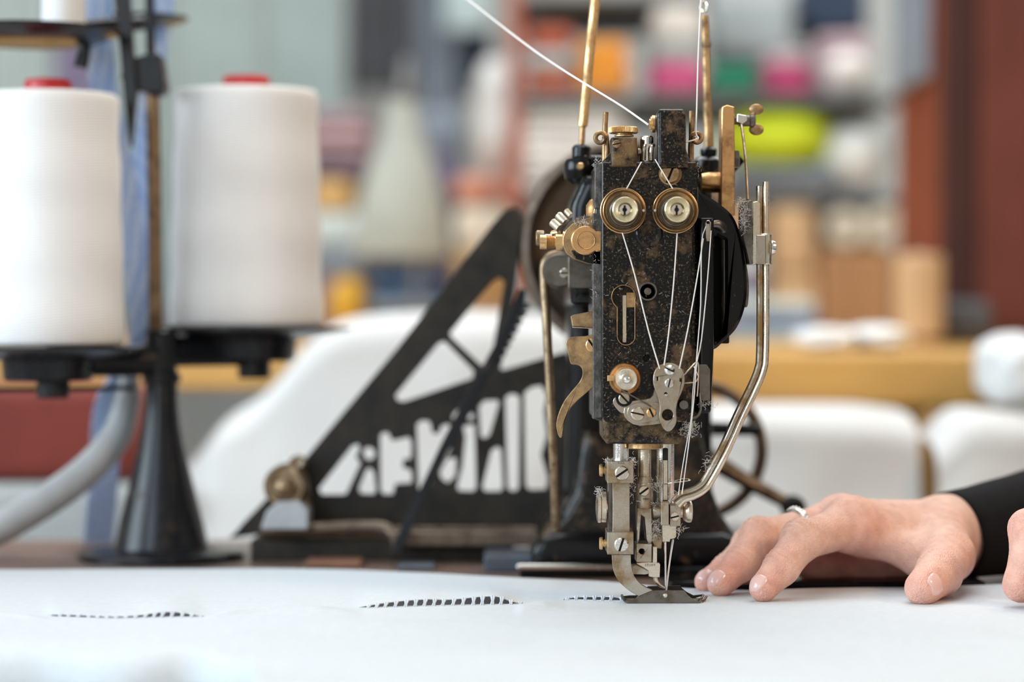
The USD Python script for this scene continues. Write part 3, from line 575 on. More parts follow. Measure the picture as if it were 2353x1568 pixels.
# on the bench below the rack
zb_ = HZ + (ZC - BT) / sB                                           # photo row of the bench top at that depth
roll_item('cloth_roll', 2030, 520, 48, 'cream', 'cream cloth roll lying on the cardboard box', 'cloth roll')
roll_item('cloth_roll', 1945, 522, 46, 'cream', 'second cream cloth roll left of the other on the cardboard box', 'cloth roll')
box_item('storage_box', 1772, 470, 1880, zb_, ['tan', 'tan', 'tan'], 'tan wooden box column left of the cardboard box', 'box', soft=0, parts=2)
box_item('cardboard_box', 1884, 569, 2062, zb_, 'cardboard', 'brown cardboard box on the bench under the cream rolls', 'box', soft=0)
box_item('fabric_stack', 1640, 480, 1768, zb_, ['stripe_blue', 'pale_cyan', 'violet', 'pale_cyan', 'plum', 'tan'], 'pile of blue and violet cloth behind the chrome rods', 'fabric', parts=6)
box_item('fabric_stack', 1700, 690, 1880, 790, ['pale_cyan', 'stripe_blue', 'pale_cyan'], 'pale cyan and blue striped cloth pile in front of the tan box', 'fabric', 1500, .2, parts=3)
t = thing('paper_roll', 'upright tan roll of pattern paper beside the red cabinet', 'paper roll', P(2112, 782, 1250))
part(t, 'roll', lathe_z(2112, 775, 1250, [(50, 0), (54, 6), (54, 182), (48, 188), (20, 188), (18, 170)], 32), 'tan'); part(t, 'core', lathe_z(2112, 775, 1250, [(18, 160), (18, 192), (13, 192), (12, 175)], 20), 'off_white')
box_item('dark_case', 2165, 690, 2285, 784, 'dark_grey', 'small dark case on the bench in front of the red cabinet', 'case', 1270, .14, 0)
lump('white_rag', 1845, 752, 1985, 806, 'white_cloth', 'crumpled white rag on the bench edge, left of two', 'rag', 860, .12, .03)
lump('white_rag', 1965, 748, 2112, 806, 'white_cloth', 'crumpled white rag on the bench edge, right of two', 'rag', 880, .12, .03)
# left part of the bench: desk lamp, denim, boxes
t = thing('desk_lamp', 'white conical work lamp with slim neck behind the belt guard', 'lamp', P(930, 772, 1650)); YLm = 1650
part(t, 'shade', lathe_z(922, 590, YLm, [(104, 0), (110, 4), (108, 60), (96, 130), (74, 210), (52, 270), (40, 320), (34, 350), (24, 356)], 48), 'lamp_white', 40)
part(t, 'neck', ptube([(925, 240, YLm), (930, 190, YLm), (936, 150, YLm + 40), (950, 300, YLm + 150), (960, 560, YLm + 160), (950, 765, YLm + 160)], 11, 10), 'shelf_grey')
part(t, 'foot', lathe_z(950, 772, YLm + 160, [(90, 0), (90, 8), (20, 16)], 32), 'dark_grey')
zl = HZ + (ZC - BT) / s_at(1900)
box_item('denim_stack', 842, 590, 1010, zl, ['denim', 'slate', 'denim', 'navy'], 'stack of dark blue denim under the lamp shade', 'fabric', 1900, .2, parts=4)
lump('yellow_bag', 748, 640, 842, zl, 'yellow', 'small yellow bag on the bench left of the denim', 'bag', 1900, .12)
box_item('fabric_stack', 690, 490, 835, zl, ['plum', 'mauve', 'slate', 'pale_cyan'], 'plum and grey cloth pile behind the right thread cone', 'fabric', 2060, .2, parts=4)
box_item('storage_box', 700, 412, 808, 488, 'ochre', 'ochre box on top of the plum cloth pile', 'box', 2060, .2, 0)
box_item('fabric_stack', 690, 250, 850, 411, ['plum', 'mauve', 'pale_pink', 'mauve'], 'dusky pink cloth stack above the ochre box', 'fabric', 2060, .2, parts=4)
zl2 = HZ + (ZC - BT) / s_at(2050)
box_item('storage_box', 1040, 474, 1180, zl2, ['tan', 'ochre', 'cream'], 'tan boxes stacked on the bench left of the handwheel', 'box', 2050, .2, 0, parts=3)
lump('peach_roll', 1036, 398, 1140, 474, 'peach', 'salmon pink cloth bundle on the tan boxes, left of two', 'bundle', 2050, .16)
lump('peach_roll', 1130, 402, 1240, 474, 'peach', 'salmon pink cloth bundle on the tan boxes, right of two', 'bundle', 2060, .16)
box_item('fabric_stack', 955, 250, 1060, zl2, ['navy', 'plum', 'navy', 'violet', 'slate'], 'tall dark violet cloth pile to the right of the lamp shade', 'fabric', 2290, .2, parts=5)
lump('white_fleece', 1086, 120, 1190, 400, 'white_fur', 'tall white fleece bundle left of the storage rack', 'bundle', 2120, .16)
def hang(name, px0, px1, m, lab, c, Y, py1=700, n=5, amp=.012, py0=-330):
    s = s_at(Y); x = np.linspace((px0 - CX) * s, (px1 - CX) * s, n * 10 + 1); y = Y / 1000 + amp * np.sin(np.linspace(0, n * 2 * np.pi, len(x)))
    return solo(name, prism_xz_plan(x, y, .004, ZC - (py1 - HZ) * s, ZC - (py0 - HZ) * s), m, lab, c, 60)
def prism_xz_plan(x, y, th, z0, z1):
    a = np.stack([x, y], 1); b = np.stack([x, y + th], 1)[::-1]; o = np.vstack([a, b]); n = len(o)
    V = np.vstack([np.c_[o, np.full(n, z0)], np.c_[o, np.full(n, z1)]]); i = np.arange(n); j = np.roll(i, -1)
    tt = mapbox_earcut.triangulate_float64(np.ascontiguousarray(o), np.array([n], np.uint32)).reshape(-1, 3).astype(int)
    m = trimesh.Trimesh(V, np.vstack([np.stack([i, j, j + n], 1), np.stack([i, j + n, i + n], 1), tt[:, ::-1], tt + n]), process=False)
    if m.volume < 0: m.invert()
    return m
t = thing('clothes_rail', 'steel clothes rail at the back carrying curtains and garments', 'clothes rail', (-.35, 2.9, FL))
zr = 1.0
part(t, 'bar', tube([(-1.5, 2.9, zr), (.3, 2.9, zr)], .012, 12), 'steel')
for x in (-1.45, .25): part(t, 'upright', tube([(x, 2.9, FL), (x, 2.9, zr)], .014, 12), 'steel')
YC = 2885
hang('curtain', 395, 598, 'curtain_cloth', 'pale grey green cloth hanging at the back, left of the dark seam', 'curtain', YC, py0=40 - 740)
hang('curtain', 606, 790, 'curtain_cloth', 'pale grey green cloth hanging above the right thread cone', 'curtain', YC, py0=-700)
hang('dark_coat', 800, 958, 'dark_grey', 'dark grey garment hanging at the back above the lamp', 'garment', YC, 210, 3, py0=-700)
hang('grey_coat', 962, 1046, 'slate', 'blue grey garment hanging right of the dark grey one', 'garment', YC, 300, 2, py0=-700)
hang('navy_coat', 1050, 1130, 'navy', 'navy garment hanging beside the white fleece', 'garment', YC + 40, 230, 2, py0=70)
hang('white_shirt', 1020, 1120, 'pale_cyan', 'pale garment hanging above the navy one', 'garment', YC - 34, 66, 2, py0=-700)
hang('curtain', -200, 120, 'curtain_cloth', 'pale cloth hanging at the far left behind the thread stand', 'curtain', YC, py0=-700)
hang('blue_cloth', 125, 240, 'violet', 'blue violet cloth hanging behind the left end of the stand', 'curtain', YC, 420, 2, py0=-700)
hang('curtain', 240, 392, 'curtain_cloth', 'pale cloth hanging directly behind the stand post', 'curtain', YC, py0=-700)
# red-brown cabinet at the right
sC = s_at(1450)
t = thing('tall_cabinet', 'tall red brown wooden cabinet filling the right side of the background', 'cabinet', ((2250 - CX) * sC, 1.7, BT))
cxm = lambda px: (px - CX) * sC
CXL = .4515
part(t, 'side_panel', hull_box((CXL, 1.452, BT), (CXL + .012, 1.722, 1.3), .003), 'orange_wood', label='orange brown side panel')
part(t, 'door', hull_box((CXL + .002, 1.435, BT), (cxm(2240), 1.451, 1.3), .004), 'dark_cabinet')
part(t, 'door', hull_box((cxm(2242), 1.43, BT), (cxm(2480), 1.45, 1.3), .004), 'red_cabinet')
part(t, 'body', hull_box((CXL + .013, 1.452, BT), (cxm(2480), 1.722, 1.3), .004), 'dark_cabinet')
solo('grey_apron', wavy(hull_box((CXL - .014, 1.475, ZC - (196 - HZ) * s_at(1560)), (CXL - .002, 1.665, 1.0), .004), .003), 'slate', 'grey apron hanging on the cabinet side panel', 'apron')
# red crate at the far left, behind the table
box_item('red_crate', -260, 890, 312, 1110, 'red_box', 'dark red crate behind the table at the left', 'crate', 630, .12, 0)
box_item('grey_chest', -260, 1112, 415, 2400, 'grey_board', 'grey chest standing behind the table under the red crate', 'chest', 622, .13, 0)
# white cloths behind the machine
def drape(name, pts_top, py_bot, Y, dep, m, lab, seed=2, amp=.014):  # heaped cloth: profile along the top in photo px, rounded over and hanging to py_bot
    s = s_at(Y); px = np.arange(pts_top[0][0], pts_top[-1][0] + 1, 8.0); top = np.interp(px, *np.array(pts_top, float).T); top = np.convolve(np.pad(top, 7, 'edge'), np.ones(15) / 15, 'valid')
    X = (px - CX) * s; zt = ZC - (top - HZ) * s; zb = ZC - (py_bot - HZ) * s; rows = []
    for v in np.linspace(0, 1, 40):
        if v < .3: a = v / .3 * np.pi / 2; y = Y / 1000 + dep * (1 - np.sin(a) * .75); z = zt - .03 * (1 - np.cos(a)) ** 2 * 1.0
        else: w = (v - .3) / .7; y = Y / 1000 + dep * .25 * (1 - w); z = (zt - .03) * (1 - w) + zb * w
        z = z + 0 * X; q = np.stack([X * 7, np.full_like(X, y) * 5, z * 5], -1)
        rows.append(np.stack([X, y + (meshkit.fbm(q, 3, seed) - .5) * amp * 3 * min(1, v * 3), z + (meshkit.fbm(q + 9, 2, seed) - .5) * amp * .4], 1))
    R = np.array(rows); nr, nc = R.shape[:2]; i = np.arange(nr * nc).reshape(nr, nc); a, b, c, d = i[:-1, :-1].ravel(), i[:-1, 1:].ravel(), i[1:, 1:].ravel(), i[1:, :-1].ravel()
    return solo(name, trimesh.Trimesh(R.reshape(-1, 3), np.vstack([np.stack([a, d, c], 1), np.stack([a, c, b], 1)]), process=False), m, lab, 'cloth', True)
mat('soft_white', {'p': ('principled_bsdf', {'base_color': (.83, .84, .835), 'roughness': .9, 'specular_ior_level': .15, 'sheen_weight': .2}), 'tr': ('translucent_bsdf', {'color': (.8, .82, .84)}), 'x': ('mix_closure', {'fac': .2})}, [('p.BSDF', 'x.closure1'), ('tr.BSDF', 'x.closure2')], 'x.closure')
drape('white_sheet', [(400, 1120), (440, 1010), (500, 960), (600, 905), (640, 840), (700, 765), (760, 728), (900, 716), (1100, 712), (1320, 730), (1420, 760)], 1420, 620, .16, 'soft_white', 'large heaped white sheet behind the belt guard')
drape('white_sheet', [(1560, 945), (1700, 938), (1900, 940), (2060, 944), (2140, 960)], 1600, 590, .16, 'soft_white', 'white sheet hanging below the bench rail behind the hand', 5, .02)
drape('white_sheet', [(2180, 1060), (2205, 980), (2240, 948), (2320, 948), (2420, 960), (2560, 980)], 1420, 560, .14, 'soft_white', 'white cloth heap at the right edge above the black sleeve', 8)
lump('white_bundle', 2284, 768, 2440, 940, 'white_cloth', 'round white cloth bundle at the right picture edge on the white heap', 'bundle', 640, .12, .02)
# ---------------------------------------------------------------- the sewing machine
mc = thing('sewing_machine', 'antique black enamelled sewing machine with brass and steel fittings, stitching the white cloth', 'sewing machine', P(1470, 1300, 160))
# bed, base, pillar, arm (rear)
part(mc, 'bed_plate', hull_box((.004, .148, -.0044), (.235, .42, .0010), .0012), 'enamel'); part(mc, 'bed_extension', hull_box((.078, .088, -.0044), (.235, .1475, .0004), .0015), 'enamel')
part(mc, 'bed_edge', hull_box((P(1186, 0, 142)[0], .140, .0006), (P(1500, 0, 142)[0], .150, .0036), .0013), 'chrome', label='bright worn front edge of the bed')
part(mc, 'base', cast(Polygon([(1226, 1302), (1232, 1250), (1262, 1206), (1290, 1180), (1318, 1130), (1330, 1040), (1340, 990), (1610, 990), (1628, 1060), (1636, 1120), (1658, 1180), (1688, 1226), (1706, 1250), (1720, 1302)]), 160, 250, 6, 1.6), 'worn_enamel')
part(mc, 'base_skirt', cast(Polygon([(1218, 1306), (1222, 1262), (1240, 1238), (1290, 1226), (1660, 1226), (1700, 1240), (1722, 1260), (1728, 1306)]), 152, 262, 5, 1.6), 'enamel')
part(mc, 'pillar', cast(Polygon([(1300, 1150), (1306, 900), (1306, 560), (1636, 560), (1637, 900), (1640, 1150)]), 172, 245, 7, 1.8), 'enamel')
part(mc, 'arm', cast(Polygon([(1312, 700), (1306, 640), (1308, 470), (1340, 400), (1600, 392), (1640, 440), (1640, 700)]), 44, 214, 6, 1.8), 'enamel')
part(mc, 'arm_block', plate(rect(1306, 588, 1362, 662, 2), 40, 60, 2), 'dark_steel')
part(mc, 'arm_lug', lathe_y(1285, 622, 60, [(40, -12), (40, 0), (36, 3)], 32), 'dark_steel')
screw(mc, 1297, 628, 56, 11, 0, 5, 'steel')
# handwheel
hw = part(mc, 'handwheel', lathe_y(1437, 567, 268, [(60, -8), (200, -6), (206, -12), (236, -12), (246, -7), (248, 0), (246, 10), (238, 16), (226, 17), (210, 13), (204, 4), (70, -2)], 96), 'wheel_iron')
for k in range(5):
    a = k * 2 * math.pi / 5 + .4
    part(hw, 'spoke', ptube([(1437 + 40 * math.cos(a), 567 + 40 * math.sin(a), 264), (1437 + 210 * math.cos(a), 567 + 210 * math.sin(a), 264)], [20, 15], 12), 'stand_paint')
part(hw, 'hub', lathe_y(1437, 567, 268, [(64, -10), (64, 22), (50, 30)], 40), 'stand_paint')
# rear crank wheel behind the pillar
cw = part(mc, 'crank_wheel', lathe([((150 + 14 * math.cos(a)) * s_at(275), .275 * 0 + 14 * math.sin(a) * s_at(275)) for a in np.arange(0, 6.28, .4)], P(1600, 1035, 275), (0, -1, 0), 72, True), 'wheel_iron')
part(cw, 'spoke', ptube([(1600, 985, 272), (1748, 988, 272)], [17, 15], 10), 'stand_paint')
part(cw, 'spoke', ptube([(1600, 1035, 270), (1480, 1130, 270)], [17, 15], 10), 'wheel_iron')
part(cw, 'crank_arm', ptube([(1610, 1040, 264), (1690, 1092, 264), (1810, 1158, 264)], [25, 20, 15], 10), 'wheel_iron')
part(cw, 'crank_knob', lathe_y(1816, 1162, 272, [(16, -4), (22, 0), (27, 8), (28, 18), (22, 24)], 28), 'black_hole')
# lifter rod at the left
part(mc, 'lifter_rod', ptube([(1300, 592, 70), (1278, 586, 70), (1258, 596, 68), (1250, 625, 68), (1256, 740, 66), (1264, 900, 66), (1272, 1080, 70), (1277, 1215, 100)], 10.5, 14), 'brown_steel', label='bent brown rod left of the pillar')
# thread rods with their sockets
lr = part(mc, 'thread_rod', ptube([(1339, 290, 60), (1346, 220, 60), (1356, 110, 60), (1370, -20, 60), (1388, -200, 60)], 11.5, 16), 'brass', label='tall brass thread rod on the left')
part(lr, 'rod_pin', ptube([(1336, 345, 60), (1339, 285, 60)], 7, 12), 'old_brass'); part(lr, 'rod_tip', ptube([(1341, 276, 60), (1339, 290, 60), (1338.6, 294, 60)], [11.5, 9, 6.5], 14, smooth=False), 'brass')
lsock = part(mc, 'rod_socket', lathe_z(1336, 424, 60, [(24, 0), (38, 12), (42, 30), (42, 46), (36, 58), (24, 62), (22, 66), (22, 84), (17, 90), (13, 92)], 32), 'enamel')
part(lsock, 'socket_arm', ptube([(1350, 400, 58), (1400, 420, 56)], 22, 12), 'enamel'); part(lsock, 'screw', lathe_y(1334, 383, 50, [(9, 0), (9, 3), (6, 4)], 16), 'brass'); part(lsock, 'clamp_nut', lathe_x(1384, 372, 54, [(13, 0), (15, 4), (15, 26)], 16), 'enamel')
rr = part(mc, 'thread_rod', ptube([(1629, 345, 66), (1624, 200, 66), (1620, 60, 66), (1618, 36, 66)], [11, 10, 9, 8], 16), 'old_brass', label='tall brass thread rod on the right with wire eye on top')
a_ = np.linspace(-1.4, 4.6, 18); part(rr, 'wire_eye', ptube([(1617 + 7 * math.cos(a), 17 - 13 * math.sin(a), 66) for a in a_] , 3, 8, 1), 'chrome')
part(rr, 'rod_band', lathe_z(1622, 108, 66, [(11, 0), (11.5, 2), (11.5, 10), (11, 12)], 20), 'brown_steel')
rs = part(mc, 'rod_socket', lathe_z(1628, 410, 66, [(30, 0), (36, 8), (36, 40), (28, 48), (17, 50), (19, 56), (19, 66), (12, 72)], 28), 'enamel')
part(rs, 'socket_arm', ptube([(1600, 396, 62), (1660, 396, 62), (1702, 362, 62)], [18, 16, 14], 10), 'enamel')

# head casting
body = Polygon([(1363, 960), (1361, 700), (1364, 500), (1367, 378), (1385, 370), (1398, 356), (1406, 344), (1462, 344), (1466, 376), (1508, 376), (1510, 300), (1511, 270), (1576, 270), (1577, 340), (1586, 366), (1602, 380), (1606, 440), (1606, 960), (1596, 968), (1372, 968)])
part(mc, 'head_casting', cast(body, -13, 44, 3.2, .9), 'worn_enamel')
part(mc, 'lug', cast(rect(1405, 315, 1464, 384), -21, -2, 1.4, .55), 'brown_enamel', label='left lug below the knurled screw')
part(mc, 'lug', cast(Polygon([(1511, 388), (1510, 260), (1516, 250), (1570, 250), (1577, 260), (1577, 340), (1584, 388)]), -22, 0, 1.8, .55), 'worn_enamel', label='taller right lug')
fp = rnd([(1383, 372), (1600, 372), (1604, 392), (1604, 430), (1590, 440), (1590, 962), (1582, 970), (1392, 970), (1383, 960)], 3)
slot = unary_union([circ(1433, 683, 27), rect(1419, 683, 1459, 772), circ(1439, 773, 20)])
fp = fp.difference(rnd(slot, 3)).difference(circ(1486, 824, 6))
face = part(mc, 'face_plate', plate(fp, -19, -11, 3), 'worn_enamel')
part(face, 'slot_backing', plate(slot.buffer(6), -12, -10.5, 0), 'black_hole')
part(face, 'slot_bar', plate(rect(1430, 678, 1440, 788, 2), -15, -12, 1), 'nickel'); part(face, 'slot_block', plate(rect(1439, 672, 1459, 707, 2), -14.5, -12, 1), 'brass')
part(face, 'slot_rim', plate(rnd(slot, 3).buffer(1.5).difference(rnd(slot, 3).buffer(-.8)), -19.3, -16, .6), 'old_brass')
part(face, 'boss_ring', lathe_y(1492, 538, -18.6, [(31, 0), (31, .6), (27, 1.4), (20, 1.2), (19, .2), (9, .2), (8, 1.0)], 40), 'worn_enamel')
part(face, 'plunger', lathe_y(1488, 670, -18.6, [(24, 0), (24, .8), (21, 2.2), (18, 2.2), (16, .4), (9, .4), (8, 1.6), (4, 1.7)], 36), 'dark_steel')
part(face, 'hinge_screw_seat', lathe_y(1540, 400, -18.8, [(27, 0), (26, .6), (23, .6)], 32), 'old_brass')
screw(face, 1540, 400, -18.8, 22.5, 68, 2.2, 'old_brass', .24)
part(mc, 'neck_block', cast(Polygon([(1384, 960), (1386, 1008), (1394, 1021), (1560, 1022), (1568, 1012), (1570, 960)]), -16, 30, 2.2, .7), 'brown_enamel')
part(mc, 'neck_bush', lathe_z(1480, 1032, -2, [(34, 0), (36, 2), (36, 14)], 36), 'brass')
# needle-bar guard column and side cover
part(mc, 'guard_column', cast(Polygon([(1606, 500), (1606, 944), (1612, 952), (1634, 948), (1636, 900), (1641, 800), (1641, 500)]), -15, 30, 1.6, .7), 'enamel')
cov = Polygon(spl([(1598, 410), (1610, 440), (1650, 466), (1686, 500), (1706, 560), (1716, 640), (1713, 700), (1694, 752), (1662, 786), (1638, 804), (1600, 802), (1598, 600)], 6)).difference(rnd([(1642, 540), (1666, 552), (1667, 700), (1664, 772), (1642, 788)], 3))
part(mc, 'side_cover', plate(cov, -2, 42, 7), 'enamel')
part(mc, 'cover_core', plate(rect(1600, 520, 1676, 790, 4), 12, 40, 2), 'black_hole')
part(mc, 'cover_rim', plate(Polygon(spl([(1706, 560), (1720, 640), (1719, 698), (1712, 700), (1712, 640), (1700, 562)], 4)), 2, 14, 1), 'dark_steel')
part(mc, 'inner_plate', plate(rnd([(1607, 838), (1624, 838), (1632, 850), (1632, 921), (1607, 921)], 2), -16.4, -15, .8), 'dark_steel', label='small grey plate on the guard column')
# take-up lever
part(mc, 'take_up_lever', plate(rnd(Z1((1592, 1060), (1605, 1038), (1630, 1034), (1645, 1060), (1640, 1150), (1634, 1210), (1606, 1212), (1598, 1150)), 2).difference(circ(1627, 512, 3)), -17.5, -14, 1), 'steel')
part(mc, 'lever_arm', ptube([(1634, 516, -6), (1650, 516, -4), (1662, 530, 0), (1666, 560, 2), (1666, 770, 4)], [8, 11, 12, 11, 10], 12), 'dark_steel')
# knurled screw and chrome posts on top
kn = [(34.0 if k % 2 else 32.6) for k in range(120)]
kp = Polygon([(1432 + r * math.cos(2 * math.pi * k / 120), 800 + r * math.sin(2 * math.pi * k / 120)) for k, r in enumerate(kn)])
def vert_gear(px, py, Y, rad, h, n=56, tooth=.06):                  # knurled disc standing on a vertical axis
    s = s_at(Y); a = np.arange(2 * n) * np.pi / n; r = rad * s * (1 - tooth * (np.arange(2 * n) % 2)); o = P(px, py, Y); V = []
    for k, (f, z) in enumerate(((.93, 0), (1, .12), (1, .88), (.93, 1))):
        V.append(np.stack([o[0] + f * r * np.cos(a), o[1] + f * r * np.sin(a), np.full(2 * n, o[2] + z * h * s)], 1))
    N = 2 * n; V = np.vstack(V + [[o], [o + [0, 0, h * s]]]); i = np.arange(N); j = np.roll(i, -1); f = []
    for k in range(3): f += [np.stack([k * N + i, k * N + j, (k + 1) * N + j], 1), np.stack([k * N + i, (k + 1) * N + j, (k + 1) * N + i], 1)]
    f += [np.stack([np.full(N, 4 * N), j, i], 1), np.stack([np.full(N, 4 * N + 1), 3 * N + i, 3 * N + j], 1)]
    return trimesh.Trimesh(V, np.vstack(f), process=False)
ks = part(mc, 'knurled_screw', vert_gear(1432, 307, -11, 34, 15), 'brass', 20)
part(ks, 'screw_neck', lathe_z(1434, 314, -11, [(22, 0), (22, 3), (18, 5), (18, 10)], 28), 'brass')
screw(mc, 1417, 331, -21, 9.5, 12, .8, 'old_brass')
part(mc, 'guide_post', lathe_z(1486, 372, -12, [(15, 0), (15.5, 2), (15.5, 56), (13, 59)], 28), 'chrome')
for dx, r in ((-5, 4.2), (12, 5)):
    part(mc, 'guide_pin', ptube([(1486 + dx - 2, 368, -17), (1486 + dx - 1, 345, -18), (1486 + dx, 336, -17), (1486 + dx + 3, 334, -14)], r, 10), 'nickel')
part(mc, 'guide_shaft', lathe_x(1464, 350, -12, [(9, -2), (9, -10)], 18), 'steel')
bs = part(mc, 'brass_screw', lathe_x(1511, 285, -12, [(9, 0), (9, 4), (19, 5), (20, 7), (20, 13), (17, 14), (17, 16), (12, 17), (12, 19)], 28), 'brass')
# curled wire guides
def curl(cx_, cy_, r, x, top, bot, Y, w, sgn):
    pts = [(x, top, Y), (x - sgn * 1, (top + cy_) / 2 - 4, Y)] if False else []
    return pts
for k, (bx_, top, cy_, r, sgn, Y) in enumerate(((1391, 258, 318, 14, -1, 4), (1590, 255, 318, 13, 1, 4))):
    g_ = part(mc, 'wire_guide', ptube([(bx_ + (1 if k == 0 else -1), top, Y), (bx_ - 1, 300, Y), (bx_ - 2, 372, Y)], 6.2, 12), 'old_brass', label='upright wire guide ending in a curl, ' + ('left' if k == 0 else 'right') + ' side')
    cxx = bx_ + sgn * 11; a = np.linspace(.2, 6.9, 24)
    pts = [(cxx - sgn * (r * (1 - .06 * (t - .2)) * math.cos(t)), cy_ - (r * (1 - .06 * (t - .2))) * math.sin(t), Y - 4 - t * .3) for t in a]
    pts = [(bx_ + 2 * -sgn, 372, Y - 4), (bx_ - sgn * 4, 345, Y - 4)] + pts
    part(g_, 'curl', ptube(pts, 5.4, 10, 3), 'old_brass')
# thread tension discs
for px, py, pin in ((1434, 484, 1), (1553, 484, -1)):
    ox = -3 if pin > 0 else -2
    td = part(mc, 'tension_disc', lathe_y(px + ox, py + 1, -19, [(30, 0), (48, 1.5), (52, 2.6), (52.5, 3.2), (51, 3.4), (44, 2.2)], 64), 'brass')
    part(td, 'front_disc', lathe_y(px + ox + 1, py + 1, -19, [(30, 2.0), (43, 4.2), (47.5, 6.2), (48, 6.8), (46.6, 7.0), (42, 5.4), (30, 4.6)], 64), 'old_brass')
    part(td, 'spring', cat_(*[ptube([(px + (31 + .5 * q) * math.cos(t), py + 2 + (31 + .5 * q) * math.sin(t), -25.5 - q * 1.6 - t * .25) for t in np.linspace(.3, 6.3, 36)], 2.0, 7, 1) for q in (0, 1, 2)][:2] + [ptube([(px + 36 * math.cos(t), py + 3 + 36 * math.sin(t), -24.6) for t in np.linspace(-.8, 5.0, 36)], 2.0, 7, 1)]), 'dark_steel')
    tn = part(td, 'tension_nut', lathe_y(px + .5, py - .5, -24, [(28, 0), (29, 1), (30, 8), (29, 8.8), (27, 9.1), (16, 8.8), (12, 7.6)], 48), 'cream_nickel')
    stud = Manifold.cylinder(.0042, 12 * s_at(-34), 12 * s_at(-34), 32) - Manifold.cylinder(.01, 5.5 * s_at(-34), 5.5 * s_at(-34), 20).translate((0, 0, .001)) - Manifold.cube((5 * s_at(-34), 30 * s_at(-34), .01), True).translate((0, 0, .0062))
    sm = trimesh.Trimesh(*meshkit.arrays(stud)[:2], process=False); sm.vertices = P(px + .5, py - 1, -33) + sm.vertices @ np.array([[1, 0, 0], [0, 0, 1.], [0, -1., 0]])
    part(td, 'stud', sm, 'chrome')
    part(td, 'slot_shade_fill', plate(circ(px + .5, py - 1, 6).union(rect(px - 2.5, py - 12.2, px + 3.5, py + 10.2)), -35.6, -33, 0), 'black_hole')  # black filler standing in for the shade inside the stud slot
    part(td, 'stop_pin', lathe_y(px + pin * 43.5 + (0 if pin > 0 else -6), py + 1, -23, [(4, 0), (4.5, 4), (3, 5.2)], 14), 'chrome')
# left brass bolt assembly
bk = Polygon(Zd((1270, 330), (1330, 345), (1385, 400), (1400, 800), (1400, 1200), (1410, 1480), (1150, 1450), (870, 1360), (710, 1240), (640, 1090), (640, 920), (700, 770), (820, 655), (1000, 575), (1180, 525), (1250, 440)))
part(mc, 'clamp_bracket', plate(rnd(bk, 2), -12, -8, 1.5), 'old_brass', label='left brass clamp bracket')
cb = Polygon(Zd((1300, 790), (1425, 800), (1418, 1195), (1300, 1215))).union(circ(*Zd((1095, 980))[0], 33.5))
cp = part(mc, 'brass_cap', plate(rnd(cb, 3), -16, -11, 2.5), 'copper', label='round orange brass cap')
part(cp, 'cap_disc', lathe_y(*Zd((1105, 980))[0], -15.8, [(21, 0), (21.5, .6), (20.5, 1.0), (19, .7)], 36), 'copper')
part(mc, 'steel_boss', lathe_y(*Zd((1085, 940))[0], -8, [(52, 0), (52, -30), (46, -38)][::-1], 48), 'dark_steel')
part(mc, 'bracket_base', plate(rnd(Zd((800, 1180), (1400, 1180), (1410, 1480), (1150, 1440), (900, 1350)), 2), -14, 20, 2), 'worn_enamel')
def cyl_px(p0, p1, r, m, name, Y, parent=None, cap=.8):
    a, b = P(*p0, Y), P(*p1, Y + 2); L = np.linalg.norm(b - a); rs = r * s_at(Y)
    return part(parent or mc, name, lathe([(rs, 0), (rs, L - rs * .15), (rs * .88, L)], a, b - a, 24), m)
cyl_px(Zd((690, 620))[0], Zd((540, 470))[0], 10, 'nickel', 'radial_screw', 12); cyl_px(Zd((570, 740))[0], Zd((420, 610))[0], 10, 'nickel', 'radial_screw', 8); cyl_px(Zd((800, 490))[0], Zd((705, 385))[0], 7, 'nickel', 'radial_screw', 20)
cyl_px(Zd((560, 820))[0], Zd((420, 860))[0], 8, 'brass', 'radial_screw', 14)
bp = Zd((340, 1015))[0]
bl = part(mc, 'brass_bolt', lathe_x(bp[0] + 46, bp[1], -6, [(13, 0), (13, 30)] + [(q, 30 + k * 2.2 + o) for k in range(8) for q, o in ((15.2, .5), (13.4, 1.6))] + [(16, 48), (17, 49), (17, 64), (15, 65), (9, 65)], 28), 'brass')
hexa = Polygon([(18.5 * math.cos(k * math.pi / 3 + .3), 18.5 * math.sin(k * math.pi / 3 + .3)) for k in range(6)])
sY = s_at(-6); hx = trimesh.creation.extrude_polygon(shapely.affinity.scale(hexa, sY, sY, origin=(0, 0)), 16 * sY, engine='earcut'); hx.vertices = hx.vertices[:, [2, 0, 1]] + P(Zd((495, 0))[0][0], bp[1], -6)
part(bl, 'hex_nut', hx, 'brass', 20)
part(bl, 'collar', lathe_x(Zd((715, 0))[0][0], Zd((0, 930))[0][1], -8, [(14, 0), (15, 1), (15, 8), (13, 9)], 24), 'brass')
part(mc, 'rear_bolt', lathe_x(Zd((420, 0))[0][0], Zd((0, 935))[0][1], 14, [(9, 0), (9, 16), (17, 18), (18, 20), (18, 34), (15, 37)], 24), 'steel')
part(mc, 'brass_boss', lathe_x(1385, 488, 12, [(34, 0), (34, 18), (28, 30), (16, 38)], 36), 'copper')
